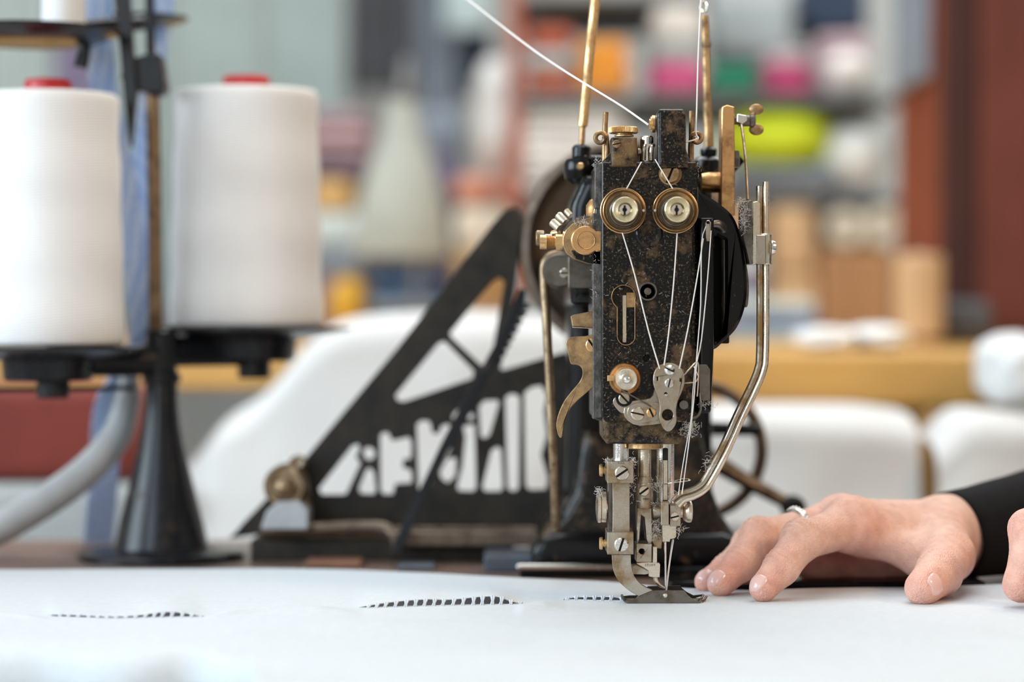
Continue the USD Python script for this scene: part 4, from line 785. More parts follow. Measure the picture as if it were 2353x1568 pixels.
# left wedge and trigger lever
part(mc, 'wedge', plate(rnd(Z2((478, 462), (500, 448), (690, 410), (705, 420), (705, 560), (492, 545)), 1.5), -6, 6, 1.5), 'old_brass', label='short brass wedge on the left side')
part(mc, 'wedge_plate', plate(Z2((492, 548), (705, 560), (705, 568), (495, 556)), -8, 4, .5), 'nickel')
tr = part(mc, 'lifter_lever', plate(rnd(Polygon(spl(Z2((438, 690), (450, 655), (490, 632), (600, 625), (702, 622), (708, 820), (702, 1000), (660, 1050), (600, 1105), (530, 1165), (465, 1240), (425, 1330), (412, 1400), (404, 1462), (385, 1470), (366, 1430), (358, 1350), (380, 1260), (425, 1165), (490, 1080), (545, 1015), (572, 960), (574, 910), (555, 878), (520, 864), (478, 856), (462, 800)), 4)), .8), -10, -6, 1.2), 'old_brass', label='curved brass lever at the left of the head')
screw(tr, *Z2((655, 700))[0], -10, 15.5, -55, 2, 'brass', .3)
part(mc, 'side_flange', plate(rnd([(1362, 490), (1384, 490), (1384, 960), (1362, 964)], 2), -14, 0, 2.5), 'dusty_black', label='dusty left flank of the head')
part(mc, 'side_flange', plate(rnd([(1367, 376), (1384, 376), (1384, 480), (1366, 480)], 2), -14, 0, 2.5), 'dusty_black')
# lower tension, pear plate and lever plate
lt = part(mc, 'lower_tension', lathe_y(*Zc((700, 375))[0], -19, [(36, 0), (36.5, 4), (34.5, 5), (28, 4)], 48), 'copper')
part(lt, 'tension_washer', lathe_y(*Zc((715, 372))[0], -19, [(22, 4), (24.5, 6.4), (25.3, 7.6), (24.4, 8.0), (13, 6.8), (9.5, 6.6)], 44), 'nickel')
part(lt, 'stud', lathe_y(*Zc((716, 380))[0], -19, [(9.2, 6), (9.2, 9), (7, 10.2), (3, 10.6)], 24), 'chrome')
part(lt, 'catch', plate(rect(*Zc((412, 318))[0], *Zc((530, 412))[0]), -24, -21, .8), 'brass')
pl = part(mc, 'lever_plate', plate(rnd(Polygon(Zc((686, 960), (696, 880), (740, 800), (820, 750), (920, 735), (1040, 728), (1130, 708), (1185, 655), (1205, 560), (1300, 540), (1310, 1130), (1180, 1150), (960, 1168), (850, 1145), (760, 1085), (705, 1020))), 2), -22, -19, .8), 'steel')
part(pl, 'raised_plate', plate(rnd(Polygon(spl(Zc((745, 950), (770, 860), (850, 795), (950, 785), (1060, 792), (1300, 790), (1300, 1040), (1200, 1075), (1060, 1110), (940, 1125), (850, 1100), (780, 1040)), 4)), .8), -23.6, -21.8, .8), 'steel')
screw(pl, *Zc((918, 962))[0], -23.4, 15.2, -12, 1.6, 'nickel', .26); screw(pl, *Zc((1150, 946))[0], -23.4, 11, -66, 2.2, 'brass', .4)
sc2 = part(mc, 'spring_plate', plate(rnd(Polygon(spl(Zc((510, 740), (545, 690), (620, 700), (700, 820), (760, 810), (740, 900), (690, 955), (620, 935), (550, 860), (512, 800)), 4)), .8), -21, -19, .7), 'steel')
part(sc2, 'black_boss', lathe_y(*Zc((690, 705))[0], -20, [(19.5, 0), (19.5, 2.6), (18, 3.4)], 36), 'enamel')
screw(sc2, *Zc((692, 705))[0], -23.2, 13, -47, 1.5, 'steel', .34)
part(mc, 'wire_spring', ptube([(*Zc((640, 560))[0], -26), (*Zc((880, 690))[0], -26), (*Zc((1150, 845))[0], -25)], 1.6, 7), 'dark_steel')
pear = Polygon(spl(Zc((1440, 105), (1330, 130), (1250, 190), (1200, 275), (1185, 380), (1192, 480), (1230, 590), (1268, 680), (1290, 780), (1298, 890), (1287, 985), (1300, 1080), (1340, 1180), (1385, 1240), (1430, 1262), (1490, 1240), (1550, 1165), (1578, 1075), (1572, 960), (1578, 840), (1605, 735), (1655, 620), (1700, 500), (1716, 390), (1700, 280), (1650, 190), (1560, 130)), 4))
pear = pear.difference(circ(*Zc((1428, 985))[0], 13.2)).difference(rect(*Zc((1245, 345))[0], *Zc((1272, 405))[0])).difference(rect(*Zc((1633, 365))[0], *Zc((1662, 425))[0])).difference(circ(*Zc((1400, 630))[0], 4))
pp = part(mc, 'thread_guide_plate', plate(pear, -29, -26.5, 1.1), 'steel', label='pear shaped steel thread guide plate')
part(pp, 'back_pad', plate(pear.buffer(-4), -26.5, -21, .5), 'dark_steel')
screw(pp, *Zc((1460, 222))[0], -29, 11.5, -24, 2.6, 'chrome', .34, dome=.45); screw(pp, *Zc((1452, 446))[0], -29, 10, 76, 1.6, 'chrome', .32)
part(pp, 'pin', lathe_y(*Zc((1400, 652))[0], -28, [(4, 0), (4, 2.4), (2, 3)], 14), 'chrome')
part(mc, 'wire_loop', ptube([(*Zc((1690, 320))[0], -25), (*Zc((1800, 205))[0], -26), (*Zc((1905, 98))[0], -27), (*Zc((1945, 130))[0], -26), (*Zc((1948, 330))[0], -25), (*Zc((1938, 500))[0], -24), (*Zc((1926, 670))[0], -22)], 1.8, 8), 'nickel')
part(mc, 'wire_hook', ptube([(*Zc((1700, 448))[0], -25), (*Zc((1880, 432))[0], -26), (*Zc((1925, 395))[0], -26), (*Zc((1945, 335))[0], -26), (*Zc((1910, 250))[0], -25), (*Zc((1875, 168))[0], -24)], 1.5, 8), 'nickel')
part(mc, 'wire_guard', ptube([(*Zc((1970, 630))[0], -16), (*Zc((1982, 800))[0], -20), (*Zc((1975, 930))[0], -22), (*Zc((1920, 1010))[0], -22), (*Zc((1820, 1035))[0], -21)], 3.2, 10), 'dark_steel')
part(mc, 'adjusting_screw', lathe_y(*Zc((1690, 810))[0], -19, [(13, 0), (13, 2), (10, 4), (6, 4)], 20), 'dark_steel')
# right brass post, wing screw, strip, clamp and rods
part(mc, 'brass_post', plate(rnd(Z1((1732, 130), (1737, 92), (1775, 76), (1838, 92), (1842, 500), (1842, 1000), (1725, 1000), (1728, 600)), 2), 22, 38, 2), 'copper', label='upright orange brass post on the right')
part(mc, 'brass_arm', lathe_x(1662, 420, 32, [(24, 0), (24, 34), (21, 50)], 28), 'copper')
part(mc, 'post_nut', lathe_x(1688, 366, 30, [(22, 0), (22, -9), (14, -11)], 6), 'dark_steel')
ws = part(mc, 'wing_screw', lathe_x(1688, 278, 30, [(9, 0), (9, -8), (13, -10), (13, -34), (16, -36), (16, -44), (10, -48)], 20), 'dark_steel')
for dy in (-24, 22):
    q = trimesh.creation.icosphere(3); sW = s_at(30); q.vertices = P(1738, 276 + dy, 30) + q.vertices * np.array([17, 6, 13]) * sW; part(ws, 'wing', q, 'old_brass', True)
    part(ws, 'wing_neck', ptube([(1722, 276, 30), (1734, 276 + dy * .8, 30)], [8, 6], 10), 'old_brass')
part(mc, 'strip_clip', plate(rnd(Z1((1862, 150), (1940, 165), (1945, 205), (1900, 235), (1860, 220)), 2), 22, 30, 1), 'chrome')
part(mc, 'spring_strip', ptube([(*Z1((1880, 170))[0], 26), (*Z1((1905, 300))[0], 24), (*Z1((1930, 520))[0], 20), (*Z1((1948, 870))[0], 12)], 7.6, 12, 6, (.45, 1)), 'steel')
fz = part(mc, 'slide_block', plate(rnd(Z1((1905, 880), (1985, 868), (1985, 1400), (1960, 1400), (1905, 1150)), 2), -4, 16, 1.5), 'dark_steel')
part(mc, 'slide_plate', plate(rnd(Z1((1988, 885), (2030, 875), (2055, 900), (2058, 1150), (2045, 1400), (1985, 1402)), 3), -8, 14, 2), 'nickel')
rod_pts = [(1752, 421), (1753, 700), (1752, 815), (1748, 848), (1734, 885), (1700, 955), (1664, 1035), (1628, 1102), (1612, 1122), (1590, 1134), (1566, 1142), (1550, 1156)]
def rod_path(off, top):
    q = np.array(rod_pts, float); t = np.gradient(spl(q, 1, False)[:len(q)], axis=0); t /= np.linalg.norm(t, axis=1, keepdims=True); n = np.stack([t[:, 1], -t[:, 0]], 1); q = q + n * off; q[0, 1] = top
    return [(x, y, -2 - 8 * k / len(q)) for k, (x, y) in enumerate(q)]
part(mc, 'lift_rod', ptube(rod_path(7.5, 418), [7.6] * 9 + [8.5, 9, 10], 14, 8), 'nickel', label='bright bent rod, outer of two')
part(mc, 'lift_rod', ptube(rod_path(-7.5, 428), [7.4] * 9 + [7, 6, 4], 14, 8), 'steel', label='darker bent rod, inner of two')
rc = part(mc, 'rod_clamp', lathe_z(1756, 608, -4, [(17, 0), (18.5, 2), (18.5, 68), (16, 71)], 28), 'nickel')
part(rc, 'clamp_jaw', plate(rect(1738, 540, 1760, 607, 2), -12, 4, 1.5), 'steel')
part(rc, 'clamp_screw', lathe_x(1772, 569, -6, [(17, 0), (17, -4), (14, -10), (6, -12)], 24), 'chrome')
# needle, presser and feed bars
part(mc, 'left_bar', lathe_z(1427, 1062, 2, [(18, 0), (18, 60)], 28), 'chrome')
def clamp_block(x0, y0, x1, y1, scr, ang, side_y):
    b = part(mc, 'clamp_block', plate(rect(x0, y0, x1, y1), -15, 10, 1.2), 'steel')
    screw(b, *scr, -15, 16, ang, 1.6, 'chrome', .32)
    part(b, 'side_screw', lathe_x(x0, side_y, -4, [(7, 0), (7, 6), (9.5, 6.5), (9.5, 8), (7.5, 8.5), (7.5, 11), (14, 11.5), (14.5, 13), (14.5, 17), (12, 19)], 20), 'brass')
    return b
b1 = clamp_block(1396, 1060, 1456, 1111, (1429, 1087), 34, 1081)
b2 = clamp_block(1396, 1224, 1456, 1275, (1427.5, 1252), 72, 1249)
part(mc, 'presser_strap', plate(rect(1408, 1108, 1447, 1228, 1), -10, -4, 1), 'steel', label='flat steel strap between the two clamp blocks')
part(mc, 'rear_strap', plate(rect(1397, 1110, 1412, 1226), -2, 8, .8), 'dark_steel')
bsr = part(mc, 'big_side_screw', lathe_x(1396, 1165, -2, [(14, 0), (14, 3), (36, 3.5), (36, 14), (34, 15), (37, 16), (37, 22), (30, 25), (14, 27)], 36), 'nickel')
cl_ = np.array(Zb((205, 590), (215, 760), (250, 930), (330, 1070), (450, 1190), (560, 1270), (690, 1340))); cr_ = np.array(Zb((545, 590), (550, 750), (580, 900), (620, 1000), (700, 1100), (800, 1170), (940, 1232)))
leg = Polygon(np.vstack([spl(cl_, 5, False), spl(cr_, 5, False)[::-1]]))
pf = part(mc, 'presser_foot', plate(leg, -9, -5, .9), 'steel', label='curved shank of the presser foot')
fo = Polygon(np.array(Zb((410, 1420), (470, 1415), (560, 1412), (640, 1380), (690, 1320), (720, 1255), (740, 1236), (1500, 1240), (1530, 1265), (1570, 1320), (1640, 1380), (1740, 1425), (1800, 1440), (1790, 1466), (480, 1466), (430, 1445))))
part(pf, 'foot_front', plate(rnd(fo, .6), -8.5, -6.5, .5), 'dark_steel')
fo2 = Polygon(np.array(Zb((400, 1345), (520, 1330), (640, 1330), (760, 1240), (860, 1165), (1180, 1158), (1440, 1150), (1470, 1200), (1560, 1270), (1680, 1330), (1850, 1310), (1860, 1330), (1700, 1372), (1600, 1400), (600, 1420), (470, 1400))))
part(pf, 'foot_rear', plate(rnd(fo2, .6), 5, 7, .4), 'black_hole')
part(pf, 'foot_sole', hull_box(P(1440, 1386.5, -7) + [0, 0, 0], P(1608, 1384, 7) + [0, 0, .0004], .0004), 'steel')
for k, (a, b) in enumerate((((385, 1325), (475, 1405)), ((1790, 1425), (1905, 1345)), ((1740, 1400), (1850, 1320)))):
    part(pf, 'toe_curl', ptube([(*Zb(a)[0], -7), (*Zb(((a[0] + b[0]) / 2 + (-20 if k == 0 else 15), (a[1] + b[1]) / 2 + 22))[0], -2), (*Zb(b)[0], 4)], 3.2, 8), 'dark_steel')
part(pf, 'rivet', lathe_y(*Zb((1168, 1325))[0], -8.5, [(5.2, 0), (5, .5), (3, .9)], 18), 'chrome')
part(mc, 'middle_bar', lathe_z(1481, 1116, 4, [(15, 0), (15, 92)], 28), 'nickel')
mcx = part(mc, 'middle_collar', lathe_z(1481, 1168, 0, [(19, 0), (20, 2), (20, 56), (19, 58), (17, 58), (17, 72)], 32), 'steel')
screw(mcx, 1479.5, 1128.5, -4.3, 12.5, 36, 1.4, 'nickel', .36)
def lettering(parent, text, px, py, Y, hpx, name='stamped_letters', gap=1.0):
    s = s_at(Y); m = meshkit.text_mesh(text, hpx * s, .0002); v = np.array(m.vertices); v[:, 0] -= v[:, 0].mean()
    m.vertices = np.stack([v[:, 0] * gap, -v[:, 2], v[:, 1]], 1) + P(px, py, Y); return part(parent, name, m, 'mark', False)
lettering(mcx, 'SIMA', 1484, 1149.5, -4.25, 4.6)
lettering(b1, 'S.A.A.', 1427, 1066.5, -15, 4.2)
part(mc, 'middle_fork', plate(Polygon([(1463, 1166), (1498, 1166), (1500, 1240), (1492, 1258), (1484, 1240), (1480, 1190), (1474, 1185), (1470, 1240), (1464, 1256)]), -2, 8, 2), 'steel')
part(mc, 'guide_fork', plate(rnd([(1490, 1200), (1506, 1190), (1522, 1240), (1520, 1262), (1505, 1260), (1496, 1240)], 2), 0, 8, 1), 'brown_steel')
hb = part(mc, 'hinge_block', plate(rect(1462, 1250, 1498, 1293, 2).difference(circ(1474.5, 1268, 6.5)), -6, 8, 1.2), 'steel'); part(hb, 'hole_back', lathe_y(1474.5, 1268, 0, [(8, 0), (8, .5)], 16), 'black_hole')
part(mc, 'slide_bar', plate(rect(1500, 1257, 1510, 1294, 1), -7, 4, 1), 'nickel')
np_ = part(mc, 'number_plate', plate(rnd(Zb((640, 745), (750, 730), (900, 725), (1060, 740), (1075, 770), (1065, 1000), (960, 1005), (870, 985), (862, 880), (760, 815), (660, 760)), .8), -7, -4, .8), 'nickel', label='grey finger plate stamped with a number')
part(np_, 'lower_wing', plate(rnd(Zb((580, 800), (640, 770), (870, 885), (862, 940), (800, 950), (585, 945)), .8), -4, -2, .6), 'steel')
lettering(np_, '23289', 1495, 1301.5, -7, 5.4, gap=1.05)
part(mc, 'piercer', ptube([(*Zb((985, 1000))[0], -4), (*Zb((1010, 1080))[0], -4), (*Zb((1070, 1150))[0], -3), (*Zb((1150, 1190))[0], -2)], [5, 4.6, 4, 2.5], 12), 'nickel', label='curved piercing point')
nbx = rect(1508, 1020, 1549, 1160, 0)
nb_ = part(mc, 'needle_bar', lathe_z(1529, 1162, 2, [(20, 0), (20, 144)], 32), 'chrome')
part(nb_, 'bar_groove', plate(rnd([(1523, 1030), (1535, 1030), (1535, 1155), (1523, 1155)], 3), -2.3, 0, .3), 'black_hole'); part(nb_, 'bar_key', plate(rect(1524, 1058, 1534, 1150), -3.0, 0, .5), 'nickel')
part(mc, 'thread_eye', cat_(ptube([(*Za((1240, 812))[0], -4), (*Za((1340, 800))[0], -8), (*Za((1480, 775))[0], -9), (*Za((1780, 735))[0], -8), (*Za((1720, 700))[0], -5), (*Za((1560, 722))[0], -4), (*Za((1400, 800))[0], -5)], 1.7, 7)), 'chrome')
nc_ = part(mc, 'needle_clamp', plate(rect(1519, 1154, 1537, 1208), -9, 6, 1.2), 'steel')
part(nc_, 'clamp_cheek', plate(rect(1539, 1161, 1564, 1210), -7, 6, 1.2), 'steel'); screw(nc_, 1550, 1188, -7, 9.8, 14, 1.6, 'nickel', .36)
part(nc_, 'left_boss', lathe_x(1519, 1176, -2, [(15, 0), (15, 16), (13, 19)], 24), 'steel')
part(nc_, 'clamp_knob', lathe_x(1562, 1176, -1, [(14, 0), (14, -6), (19, -8), (24, -14), (26, -20), (25, -26), (18, -29)], 30), 'nickel')
part(nc_, 'needle_holder', plate(rnd([(1521, 1206), (1554, 1206), (1554, 1234), (1550, 1238), (1540, 1240), (1539, 1246), (1522, 1246)], .8), -5, 5, 1), 'nickel'); part(nc_, 'holder_pad', plate(circ(1545, 1206, 11).intersection(rect(1530, 1206, 1560, 1220)), -5.6, -4, .4), 'nickel')
part(mc, 'needle', ptube([(1528.5, 1240, 0), (1528.5, 1262, 0), (1529, 1272, 0), (1529.5, 1340, 0), (1530, 1368, 0)], [2.9, 3.1, 2.4, 2.0, .8], 12, smooth=False), 'chrome')
# lint caught on the head
def fuzz(n, centre, spread, Y, L=(5, 14), r=.45):
    out = []
    for k in range(n):
        c = np.array(centre) + rng.normal(0, 1, 2) * spread; a = rng.uniform(0, 6.28); ln = rng.uniform(*L); b = a; q = [np.r_[c, Y + rng.normal(0, 1.2)]]
        for j in range(5): b += rng.normal(0, .55); q.append(q[-1] + [ln / 5 * math.cos(b), ln / 5 * math.sin(b), rng.normal(0, .5)])
        out.append(tube(PP(q), r * s_at(Y), 3))
    return out
fl = []
for n, c, sp, Y in ((150, (1710, 500), (5, 16), -5), (40, (1702, 470), (5, 6), -5), (110, (1586, 985), (10, 9), -20), (90, (1508, 1215), (7, 15), -3), (50, (1512, 1115), (6, 8), -2), (50, (1560, 1140), (12, 5), -4), (30, (1630, 1065), (8, 14), -9), (40, (1398, 1060), (4, 3), -12), (40, (1452, 1062), (4, 5), -12), (40, (1508, 1165), (5, 7), -3),
                    (30, (1372, 376), (5, 4), -12), (25, (1600, 392), (5, 12), -12), (30, (1563, 1218), (4, 5), -3), (40, (1376, 1128), (4, 4), -6), (36, (1345, 514), (12, 5), -14), (30, (1366, 640), (3, 40), -13), (40, (1452, 1110), (4, 30), -8), (30, (1620, 930), (10, 3), -17)):
    fl += fuzz(n, c, sp, Y)
fd = []
for k in range(170): fd += fuzz(1, (rng.uniform(1386, 1588), rng.uniform(380, 960)), (0, 0), -19.4, (4, 9), .3)
part(mc, 'lint', cat_(*fl), 'lint', False, 'tufts of grey white lint caught on the metal', 'stuff'); part(face, 'dust', cat_(*fd), 'lint', False, 'fine fibres of dust on the black face plate', 'stuff')
# ---------------------------------------------------------------- threads
def thread(pts, lab, r=1.45, name='sewing_thread'): return solo(name, ptube(pts, r, 6, 3), 'thread', lab, 'thread', True)
thread([(990, -60, 120), (1076, 0, 100), (1140, 50, 80), (1230, 118, 50), (1300, 165, 20), (1370, 208, 0), (1430, 245, -8), (1490, 287, -14)], 'white thread slanting down from the upper left to the brass screw on the head', 2.2)
thread([(1612, -30, 30), (1609, 30, 20), (1604, 140, 8), (1601, 250, 2), (1599, 306, -4), (1604, 318, -8), (1576, 327, -10)], 'white thread hanging beside the right thread rod down to the wire curl', 1.7)
thread([(1474, 372, -20), (1440, 434, -23)], 'short white thread from the chrome post to the left tension disc'); thread([(1505, 366, -21), (1546, 434, -23)], 'short white thread from the chrome post to the right tension disc')
thread([(1430, 535, -23), (1458, 630, -25), (1490, 760, -27), (1516, 848, -29)], 'white thread running from the left tension disc down to the pear shaped plate'); thread([(1556, 537, -23), (1548, 650, -25), (1536, 770, -27), (1526, 840, -29)], 'white thread running from the right tension disc down to the pear shaped plate')
thread([(1616, 548, -18), (1600, 650, -21), (1580, 760, -25), (1561, 848, -29)], 'white thread from the take-up lever to the right edge of the pear shaped plate'); thread([(1622, 520, -18), (1612, 560, -19), (1610, 700, -22), (1600, 832, -27)], 'white thread from the take-up lever down to the wire loop, inner one', 1.2)
thread([(1634, 530, -18.5), (1626, 640, -20), (1612, 780, -24), (1601, 834, -27), (1596, 900, -26), (1590, 960, -26), (1580, 1040, -18), (1572, 1100, -10), (1567, 1136, -12)], 'long white thread from the take-up lever past the wire loop to the needle bar', 1.3)
thread([(1598, 838, -26.5), (1592, 900, -26), (1588, 962, -25), (1574, 1040, -18), (1563, 1108, -10), (1559, 1138, -12)], 'second white thread running beside the long one to the needle bar', 1.1)
thread([(1548, 1240, -3), (1540, 1290, -2), (1534, 1340, -1), (1531, 1368, 0)], 'white thread from the needle holder down to the needle eye', 1.1); thread([(1545, 1240, -2), (1538, 1290, -1.4), (1533, 1330, -.8), (1530.5, 1362, 0)], 'second thin thread beside it running down to the needle eye', .9)
# ---------------------------------------------------------------- the seamstress: two hands in black sleeves
mat('skin', {'t': ('texture_coordinate', {}), 'at': ('attribute', {'attribute': 'blush'}), 'n': ('noise_texture', {'scale': 150.0, 'detail': 6.0, 'roughness': .6}), 'c': ('mix_color', {'a': (.76, .52, .42), 'b': (.74, .365, .29)}), 'r': ('rgb_ramp', {'ramp': [(.32, (.84, .80, .78)), (.68, (1.07, 1.06, 1.05))]}), 'x': ('mix_color', {'blend_type': 'multiply', 'fac': 1.0}),
             'v': ('voronoi_texture', {'scale': 1300.0}), 'n2': ('noise_texture', {'scale': 420.0, 'detail': 4.0, 'distortion': 1.0}), 'ad': ('math', {'math_type': 'add'}), 'b': ('bump', {'strength': .55, 'distance': .0007}),
             'p': ('principled_bsdf', {'roughness': .48, 'specular_ior_level': .35, 'subsurface_weight': .18, 'subsurface_scale': .004, 'subsurface_radius': (1, .35, .2)})},
    [('t.object', 'n.vector'), ('at.fac', 'c.fac'), ('n.fac', 'r.fac'), ('c.result', 'x.a'), ('r.color', 'x.b'), ('x.result', 'p.base_color'), ('t.object', 'v.vector'), ('t.object', 'n2.vector'), ('v.distance', 'ad.value1'), ('n2.fac', 'ad.value2'), ('ad.value', 'b.height'), ('b.normal', 'p.normal')])
plain('nail', (.74, .47, .42), .16, var=.04, spec=.5); plain('sweater', (.006, .0055, .006), .95, var=.2, scale=300, spec=.15, sheen_weight=.03, bump=.3, bscale=1500); plain('silver', (.82, .81, .78), .16, 1.0, var=.05); plain('hair', (.06, .035, .02), .5, var=.3)
def cone_d(X, Y, Z, a, b, ra, rb):
    ba = b - a; L = max(ba @ ba, 1e-12); t = np.clip(((X - a[0]) * ba[0] + (Y - a[1]) * ba[1] + (Z - a[2]) * ba[2]) / L, 0, 1)
    return np.sqrt((X - a[0] - t * ba[0]) ** 2 + (Y - a[1] - t * ba[1]) ** 2 + (Z - a[2] - t * ba[2]) ** 2) - (ra + (rb - ra) * t)
def smin(a, b, k):
    h = np.clip(.5 + .5 * (b - a) / k, 0, 1); return b * (1 - h) + a * h - k * h * (1 - h)
J = {n: (P(x, y, Y), r / 1000) for n, (x, y, Y, r) in dict(
    W=(2178, 1232, 104, 15.5), E=(2560, 1228, 187, 15), ci=(2150, 1226, 84, 12.5), cm=(2155, 1217, 98, 13), cr=(2160, 1222, 112, 12.5), cp=(2155, 1238, 120, 11.5),
    im=(1955, 1206, 50, 10.4), mm=(1932, 1200, 68, 10.4), rm=(1905, 1212, 86, 9.8), pm=(1895, 1236, 102, 9),
    i1=(1842, 1244, 20, 9.0), i2=(1796, 1305, 8, 8.0), i3=(1754, 1352, 0, 6.6), m1=(1744, 1238, 44, 8.8), m2=(1703, 1296, 30, 7.9), m3=(1656, 1341, 22, 6.5), r1=(1724, 1256, 66, 8.2), r2=(1672, 1310, 52, 7.2), r3=(1624, 1338, 42, 5.9), p1=(1765, 1275, 90, 7.2), p2=(1718, 1318, 80, 6.4), p3=(1684, 1330, 72, 5.4),
    tc=(2160, 1240, 78, 13.5), tm=(2178, 1278, 44, 12.4), t1=(2158, 1318, 14, 10.4), t2=(2120, 1352, -8, 8.3),
    w1=(1992, 1232, 58, 8.0), w2=(2125, 1284, 46, 9.0), h1=(2140, 1282, 120, 13), h2=(2010, 1290, 114, 13), h3=(1890, 1290, 106, 10),
    LW=(2700, 1235, 0, 22), LE=(3300, 1150, 120, 36), Li0=(2500, 1225, 2, 11), Li1=(2364, 1216, -12, 9.2), Li2=(2364, 1292, -22, 8.6), Li3=(2345, 1344, -22, 8.3), Lm0=(2520, 1200, 22, 11), Lm1=(2390, 1205, 18, 9), Lm2=(2375, 1290, 8, 8.4), Lm3=(2372, 1340, 4, 7.6), Lr0=(2530, 1205, 42, 10.5), Lr1=(2420, 1215, 42, 8.6), Lr2=(2400, 1295, 34, 8), Lr3=(2400, 1338, 30, 7), Lp0=(2540, 1225, 60, 9.5), Lp1=(2450, 1240, 62, 7.6), Lp2=(2430, 1305, 54, 7), Lp3=(2430, 1340, 50, 6), Lt0=(2650, 1250, -20, 14), Lt1=(2560, 1290, -38, 12), Lt2=(2490, 1320, -46, 10), Lt3=(2430, 1340, -48, 8.4)).items()}
def limb(X, Y, Z, names, k):
    d = None
    for a, b in zip(names, names[1:]):
        c = cone_d(X, Y, Z, J[a][0], J[b][0], J[a][1], J[b][1]); d = c if d is None else smin(d, c, k)
    return d
def sph(X, Y, Z, c, r): return np.sqrt((X - c[0]) ** 2 + (Y - c[1]) ** 2 + (Z - c[2]) ** 2) - r
def hand_R(X, Y, Z):
    palm = None
    for ch, k in ((('W', 'ci', 'im'), .006), (('W', 'cm', 'mm'), .006), (('W', 'cr', 'rm'), .006), (('W', 'cp', 'pm'), .006), (('h1', 'h2', 'h3', 'p1'), .008), (('im', 'mm', 'rm', 'pm'), .005), (('tc', 'w2', 'w1', 'im'), .007)):
        c = limb(X, Y, Z, ch, k); palm = c if palm is None else smin(palm, c, .009)
    palm = smin(palm, cone_d(X, Y, Z, J['W'][0], J['E'][0], J['W'][1], J['E'][1]), .012)
    palm = smin(palm, limb(X, Y, Z, ('tc', 'tm', 't1', 't2'), .0035), .006)
    fing = None
    for ch in (('im', 'i1', 'i2', 'i3'), ('mm', 'm1', 'm2', 'm3'), ('rm', 'r1', 'r2', 'r3'), ('pm', 'p1', 'p2', 'p3')):
        c = limb(X, Y, Z, ch, .003); c = smin(c, sph(X, Y, Z, J[ch[1]][0] + [0, 0, .0012], J[ch[1]][1] + .0002), .003)
        c = smin(c, sph(X, Y, Z, J[ch[0]][0] + [0, 0, .0014], J[ch[0]][1] - .0006), .004); fing = c if fing is None else smin(fing, c, .0010)
    d = smin(palm, fing, .005)
    for a in ('im', 'mm'):                                           # extensor tendons and the crease by the thumb
        c = {'im': 'ci', 'mm': 'cm'}[a]; d = smin(d, cone_d(X, Y, Z, J[a][0] + [0, 0, .0085], J[c][0] + [0, 0, .0115], .0018, .0012), .005)
    return np.maximum(d, .0006 - Z)
def hand_L(X, Y, Z):
    d = None
    for ch in (('LW', 'Li0'), ('LW', 'Lm0'), ('LW', 'Lr0'), ('LW', 'Lp0'), ('Li0', 'Lm0', 'Lr0', 'Lp0')):
        c = limb(X, Y, Z, ch, .006); d = c if d is None else smin(d, c, .01)
    d = smin(d, cone_d(X, Y, Z, J['LW'][0], J['LE'][0], J['LW'][1], J['LE'][1]), .012); f = None
    for ch in (('Li0', 'Li1', 'Li2', 'Li3'), ('Lm0', 'Lm1', 'Lm2', 'Lm3'), ('Lr0', 'Lr1', 'Lr2', 'Lr3'), ('Lp0', 'Lp1', 'Lp2', 'Lp3'), ('LW', 'Lt0', 'Lt1', 'Lt2', 'Lt3')):
        c = limb(X, Y, Z, ch, .0022); f = c if f is None else smin(f, c, .001)
    return np.maximum(smin(d, f, .005), .0004 - Z)
def joint_box(names, pad=.016):
    q = np.array([J[n][0] for n in names]); return q.min(0) - pad, q.max(0) + pad
rl_ = [n for n in J if n[0] != 'L' and n not in ('E', 'W')]; lo, hi = joint_box(rl_); hi[0] += .02
hr = surface_nets(hand_R, lo, hi, .00105)
ll_ = [n for n in J if n[0] == 'L' and n != 'LE']; lo2, hi2 = joint_box(ll_, .02); hl = surface_nets(hand_L, lo2, hi2, .0019)
def relief(m, joints, tips):
    v = np.array(m.vertices); n = np.array(m.vertex_normals); bl = np.full(len(v), .25) + (meshkit.fbm(v * 60, 3, 5) - .5) * .5
    for a, b, c, w in joints:                                        # wrinkles across the back of a finger joint
        p, d = J[b][0], J[c][0] - J[a][0]; d = d / np.linalg.norm(d); r = v - p; t = r @ d; up = np.array([-.25, -.15, 1.0]); up -= d * (up @ d); up /= np.linalg.norm(up)
        side = np.clip(n @ up * 1.3, 0, 1); dist = np.linalg.norm(r, axis=1); g = np.exp(-(t / .0058) ** 2) * side * (dist < .018)
        ph = t / .0031 * 2 * np.pi + 1.2 * np.sin(np.cross(d, up) @ r.T / .004); v += n * (np.sin(ph) * g * w)[:, None]; bl += .55 * np.exp(-(dist / .011) ** 2) * side
    for c in tips: bl += .75 * np.exp(-(np.linalg.norm(v - J[c][0], axis=1) / .0115) ** 2)
    m.vertices = v; return np.clip(bl, 0, 1)
blr = relief(hr, [('im', 'i1', 'i2', .0006), ('i1', 'i2', 'i3', .00042), ('mm', 'm1', 'm2', .0006), ('m1', 'm2', 'm3', .00042), ('rm', 'r1', 'r2', .00042), ('r1', 'r2', 'r3', .00042), ('tm', 't1', 't2', .0004)], ['i3', 'm3', 'r3', 't2', 'im', 'mm'])
bll = relief(hl, [('Li0', 'Li1', 'Li2', .00042), ('Li1', 'Li2', 'Li3', .00042)], ['Li3', 'Li1'])
